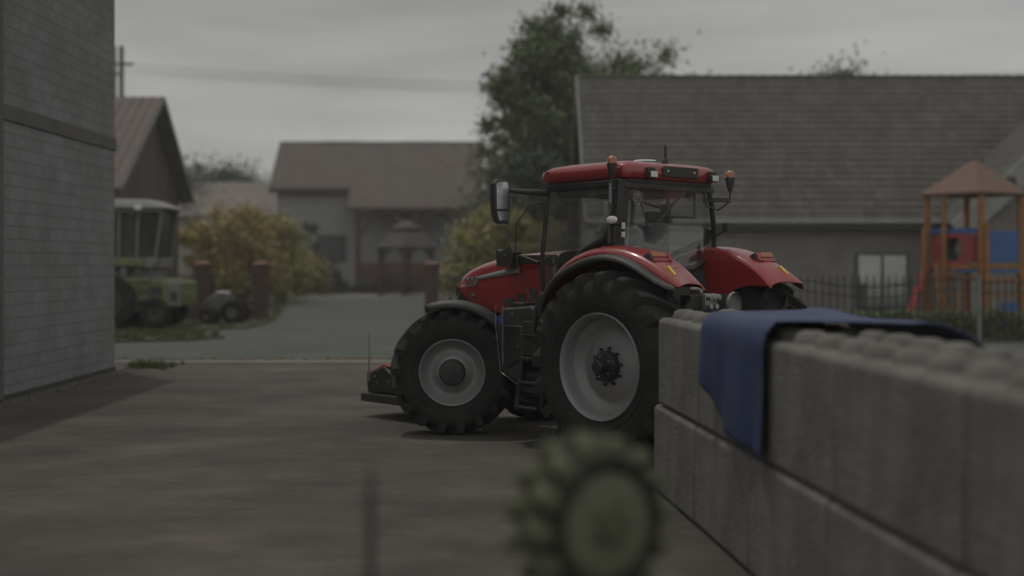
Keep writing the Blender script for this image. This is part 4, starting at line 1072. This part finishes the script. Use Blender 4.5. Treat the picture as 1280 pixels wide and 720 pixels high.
# ------------------------------------------------------------------ playground tower
pt = empty('playground_tower', ((1217-640)/F*37, 37, 0))
om = mat('orange_timber', (.24, .108, .034), .75, 0, .25, 4); pbl = mat('blue_panel', (.03, .09, .25), .6, 0, .15, 3); prd = mat('red_panel', (.25, .035, .035), .6, 0, .15, 3); proof = mat('playground_roof', (.13, .078, .058), .8, 0, .15, 3)
rot = R(-101); rd = 1.28
cn_ = [(rd*math.cos(rot+k*PI/2), rd*math.sin(rot+k*PI/2)) for k in range(4)]   # near, right, far, left
for i, (x, y) in enumerate(cn_):
    b = MB(); b.box(x-.075, x+.075, y-.075, y+.075, 0, 4.05); b.build('post', om, pt, bevel=.015)
for (x, y, h_) in ((-.97, -.35, 4.0), (1.5, .25, 4.0), (-1.42, .0, 3.1), (-.12, -1.35, 3.2)):
    b = MB(); b.box(x-.06, x+.06, y-.06, y+.06, 0, h_); b.build('post', om, pt, bevel=.015)
b = MB(); e_ = [(rd*1.17*math.cos(rot+k*PI/2), rd*1.17*math.sin(rot+k*PI/2)) for k in range(4)]
b.loft([[(x, y, 4.02) for x, y in e_], [(x, y, 4.09) for x, y in e_], [(x*.02, y*.02, 5.06) for x, y in e_]]); b.build('roof', proof, pt, smooth=0)
def between(i, j, z0, z1, th=.04, t0=.06, t1=.94, mt=om, nm='rail'):
    p, q = Vector((*cn_[i], 0)), Vector((*cn_[j], 0)); a, c = p.lerp(q, t0), p.lerp(q, t1)
    b = MB(); b.obox(a+Vector((0, 0, (z0+z1)/2)), c+Vector((0, 0, (z0+z1)/2)), th, z1-z0); return b.build(nm, mt, pt, bevel=.008)
between(0, 1, 2.1, 3.0, .05, mt=pbl, nm='blue_panel'); between(0, 3, 2.92, 3.06, .06, mt=pbl, nm='blue_beam'); between(0, 1, 1.80, 1.9, .07, mt=pbl, nm='blue_beam'); between(0, 3, 1.82, 1.9, .05, mt=pbl, nm='blue_beam')
for i in range(4): between(i, (i+1) % 4, 1.92, 2.04, .10, nm='platform_beam')
b = MB(); b.loft([[(x*.93, y*.93, 1.98) for x, y in cn_], [(x*.93, y*.93, 2.03) for x, y in cn_]]); b.build('platform', om, pt)
between(0, 1, 1.55, 1.64, .06); between(0, 3, 1.6, 1.7, .06); between(0, 1, 1.12, 1.2, .05)
# red panel with tube opening
p, q = Vector((*cn_[0], 0)), Vector((*cn_[3], 0))
M_ = frame((p+q)/2+Vector((0, 0, 2.48)), q-p, (0, 0, 1))
b = MB(); n = 20
outer = []; inner = []
for k in range(n):
    a = 2*PI*k/n; c_, s_ = math.cos(a), math.sin(a); m_ = max(abs(c_), abs(s_)); outer.append((c_/m_*.7, s_/m_*.44)); inner.append((c_*.33, s_*.33))
for z in (-.03, .03): b.loft([[M_ @ Vector((u, v, z)) for u, v in outer], [M_ @ Vector((u, v, z)) for u, v in inner]], True, False)
b.build('red_panel', prd, pt)
b = MB(); b.loft([[M_ @ Vector((u, v, z)) for u, v in inner] for z in (-.04, .5)], True, False); b.build('crawl_tube', plinth, pt)
between(1, 2, 2.1, 2.9, .05, .55, .95, prd, 'red_panel')
between(0, 1, .15, .95, .05, .5, .92, pbl, 'blue_panel'); between(0, 3, .05, .55, .05, .05, .35, prd, 'red_panel'); between(0, 1, .05, .5, .05, .04, .3, prd, 'red_panel')
# ladder and slide on the left
b = MB()
lx0, lx1 = -1.28, -.78
for x in (lx0, lx1): b.obox((x, -1.15, 0), (x, -.55, 2.05), .06, .06)
for k in range(6): b.obox((lx0, -1.12+k*.095, .22+k*.32), (lx1, -1.12+k*.095, .22+k*.32), .05, .05)
b.build('ladder', om, pt)
b = MB()
rows = []
for k in range(9):
    t = k/8; x = -1.33-.62*t; z = 1.95-1.75*(t**.9)
    rows.append([(x, .15-.28, z+.16), (x, .15-.25, z), (x, .15+.25, z), (x, .15+.28, z+.16)])
b.sheet(rows); b.build('slide', prd, pt, solid=.03)
tag(pt, 'orange timber playground tower with brown pyramid roof and blue panels', 'playground tower')

# ------------------------------------------------------------------ green harvester at left
gi2 = mat('dull_steel', (.10, .10, .095), .6, .3, .3, 4)
hv = empty('harvester', (-11.6, 40.4, 0.06))
cg = mat('lime_paint', (.115, .14, .042), .45, 0, .15, 2, coat=.3, dirt=(.14, .13, .08), dscale=1.5, damount=.5)
cwm = mat('cream_paint', (.15, .15, .14), .5, 0, .12, 2)
# x: right is towards the road ; visible face is -y
def px_(p): return (p-640)/F*40-(-11.6)
def pz(y): return HC+(328-y)/F*40-.06
def sect(x0, x1, y0, y1, za_, zb_, x0t=None, x1t=None, ins=0):
    x0t = x0 if x0t is None else x0t; x1t = x1 if x1t is None else x1t
    return [[(x0, y0, za_), (x1, y0, za_), (x1, y1, za_), (x0, y1, za_)], [(x0t, y0+ins, zb_), (x1t, y0+ins, zb_), (x1t, y1, zb_), (x0t, y1, zb_)]]
b = MB(); b.loft([[(-2.2, -.4, pz(262)), (px_(203), -.4, pz(262)), (px_(203), 1.6, pz(262)), (-2.2, 1.6, pz(262))], [(-2.3, -.5, pz(258)), (px_(211), -.5, pz(260)), (px_(211), 1.7, pz(260)), (-2.3, 1.7, pz(258))], [(-2.2, -.3, pz(248)), (px_(185), -.3, pz(249)), (px_(185), 1.5, pz(249)), (-2.2, 1.5, pz(248))]]); b.build('cab_roof', cwm, hv, bevel=.04)
zb, zt = pz(325), pz(261)
for (x0, x1) in ((-2.1, -2.15), (px_(148), px_(148)), (px_(170), px_(172)), (px_(193), px_(202))):
    for y in (-.32, 1.5):
        b = MB(); b.obox((x0, y, zb), (x1, y, zt), .08, .08); b.build('cab_post', cwm, hv, bevel=.01)
b = MB(); b.obox((-2.1, -.34, zt-.05), (px_(201), -.34, zt-.05), .08, .1); b.build('cab_rail', cwm, hv, bevel=.01)
b = MB(); b.loft(sect(-2.1, px_(192), -.28, 1.46, zb, zt, -2.1, px_(200))); b.build('cab_glass', glass_mat('machine_glass', (.35, .37, .36), .35), hv, smooth=0)
b = MB(); b.box(px_(162), px_(182), .3, .9, zb, zb+.75); b.box(px_(164), px_(180), .7, .95, zb+.6, zb+1.3); b.build('seat', seatm, hv, bevel=.05)
b = MB(); b.tube([(px_(172), .1, zb), (px_(174), .0, zb+.9)], .05); b.box(px_(160), px_(168), -.42, -.34, zt-.25, zt-.08); b.build('console', blk, hv)
b = MB(); b.box(px_(169), px_(178), -.5, -.42, pz(262), pz(256)); b.build('work_light', white, hv)
b = MB(); b.box(-2.2, px_(181), -.5, 1.6, pz(333), pz(322)); b.build('cab_sill', cg, hv, bevel=.03)
b = MB(); b.box(px_(178), px_(196), -.42, 1.5, pz(335), pz(322)); b.box(px_(150), px_(158), -.4, 1, pz(345), pz(333)); b.box(-2, px_(190), -.1, 1.3, pz(350), pz(333)); b.build('platform', grey, hv, bevel=.02)
b = MB(); b.prism([(-3.5, pz(350)), (px_(150), pz(346)), (px_(205), pz(349)), (px_(212), pz(378)), (px_(188), pz(380)), (px_(160), pz(372)), (-3.5, pz(370))], -.62, 1.7); b.build('body', cg, hv, bevel=.05)
b = MB(); b.box(px_(188), px_(204), -.65, -.5, pz(368), pz(358)); b.build('vent', plinth, hv)
b = MB(); b.box(px_(205), px_(228), -.7, 1.5, pz(383), pz(352)); o = b.build('rear_box', cg, hv, bevel=.05)
b = MB(); b.box(px_(213), px_(228)+.01, -.72, -.6, pz(382), pz(354)); b.build('panel', cwm, o, bevel=.02)
b = MB(); b.box(px_(216), px_(225), -.75, -.7, pz(376), pz(364)); b.build('lamp', plinth, o, bevel=.02)
b = MB(); b.box(-3.3, px_(208), -.3, 1.3, .5, pz(374)); b.box(px_(160), px_(205), -.5, .2, .55, .8); b.build('chassis', blk2, hv, bevel=.03)
for (x, r, yv) in ((px_(141), .82, -.62), (px_(196), .48, -.55), (px_(141), .82, 1.7), (px_(196), .48, 1.55)):
    b = MB(); ww_ = .24
    b.lathe([(-ww_, r*.55), (-ww_*1.1, r*.75), (-ww_*.9, r*.94), (-ww_*.5, r), (ww_*.5, r), (ww_*.9, r*.94), (ww_*1.1, r*.75), (ww_, r*.55)], 'y', 32, closed=True)
    t_ = b.build('wheel', rub, hv); t_.location = (x, yv, r)
    b = MB(); b.lathe([(-ww_*.9, r*.57), (-ww_*.5, r*.5), (-ww_*.4, r*.2), (-ww_*.6, .001)], 'y', 24); b.build('rim', blk, t_)
b = MB()
for k in range(4): b.box(px_(176), px_(190), -.72, -.55, .55+k*.3, .59+k*.3)
for x in (px_(175), px_(191)): b.obox((x, -.72, .5), (x, -.55, 1.9), .04, .05)
b.build('ladder', gi2, hv)
b = MB(); b.tube([(px_(190), -.5, zb-.3), (px_(200), -.6, zb-.1), (px_(204), -.6, zb+.4)], .025); b.tube([(px_(150), -.55, pz(372)), (px_(165), -.6, pz(386)), (px_(185), -.58, pz(380))], .03); b.build('handrail', blk2, hv)
b = MB(); b.obox((px_(202), -.45, zt-.1), (px_(212), -.8, zt-.15), .04, .04); b.box(px_(208), px_(216), -.9, -.82, zt-.75, zt-.2); b.build('mirror', blk, hv, bevel=.02)
tag(hv, 'lime green harvester with glazed cab parked before the wooden barn', 'harvester')

# grey implement
im = empty('grey_implement', ((276-640)/F*43, 43.0, .06))
gi = mat('implement_grey', (.10, .10, .097), .55, .2, .25, 3, dirt=(.09, .08, .06), dscale=2)
b = MB(); b.loft([[(-.55, -.4, .35), (.35, -.4, .35), (.35, .4, .35), (-.55, .4, .35)], [(-.6, -.42, .6), (.4, -.42, .62), (.4, .42, .62), (-.6, .42, .6)], [(-.25, -.3, .95), (.30, -.3, 1.0), (.30, .3, 1.0), (-.25, .3, .95)]]); b.build('hood', gi, im, bevel=.05)
b = MB(); b.box(-.1, .28, -.32, .32, 1.0, 1.06); b.build('lid', white, im, bevel=.02)
for (x, r, y) in ((-.35, .26, -.45), (.5, .40, -.42), (.5, .40, .42), (-.35, .26, .45)):
    b = MB(); b.lathe([(-.09, r*.5), (-.11, r*.8), (-.06, r), (.06, r), (.11, r*.8), (.09, r*.5)], 'y', 24, closed=True); t_ = b.build('wheel', rub, im); t_.location = (x, y, r)
    b = MB(); b.lathe([(-.08, r*.52), (-.03, r*.3), (-.05, .001)], 'y', 20); b.build('rim', gi, t_)
b = MB(); b.tube([(.35, 0, .7), (.7, 0, .95), (.75, 0, 1.1)], .03); b.box(-.5, .6, -.3, .3, .2, .36); b.build('frame', blk2, im)
b = MB(); b.tube([(.78, -.3, 1.05), (.72, 0, 1.1), (.78, .3, 1.05)], .025); b.build('handle', blk2, im)
tag(im, 'small grey wheeled implement standing on the verge before the brick pillars', 'implement')

# ------------------------------------------------------------------ loose grit and fallen leaves
random.seed(9)
def litter(name, n, pick, size, m, label):
    b = MB()
    for _ in range(n):
        x, y, z = pick(); s_ = size*random.uniform(.5, 1.5)
        e = Euler((random.uniform(-.5, .5), random.uniform(-.5, .5), random.uniform(0, 6.3))).to_matrix(); p = Vector((x, y, z+s_*.25))
        t = [p+e @ Vector(q)*s_ for q in ((-.5, -.3, -.2), (.5, -.35, -.2), (.45, .4, -.2), (-.4, .4, -.2))]; u = p+e @ Vector((.05, .03, .3))*s_
        for a, c in ((0, 1), (1, 2), (2, 3), (3, 0)): b.poly([t[a], t[c], u])
    tag(b.build(name, m, smooth=0), label, 'litter', kind='stuff')
def wallside(): return (-7.7+abs(random.gauss(0, .25)), random.uniform(12, 25.3), -.008)
def yardany():
    y = random.uniform(5, 26.6); return (random.uniform(-.42, .3)*y, y, -.008)
litter('grit', 1500, wallside, .035, mat('grit_stone', (.12, .11, .095), .9, 0, .4, 6), 'loose grit along the foot of the block building')
mat('dead_leaf', (.12, .09, .05), .9, 0, .4, 6)
litter('fallen_leaves', 900, lambda: (random.uniform(-9, 8), 27.25+abs(random.gauss(0, .35)), 0), .06, MATS['dead_leaf'], 'dead leaves blown along the kerb')
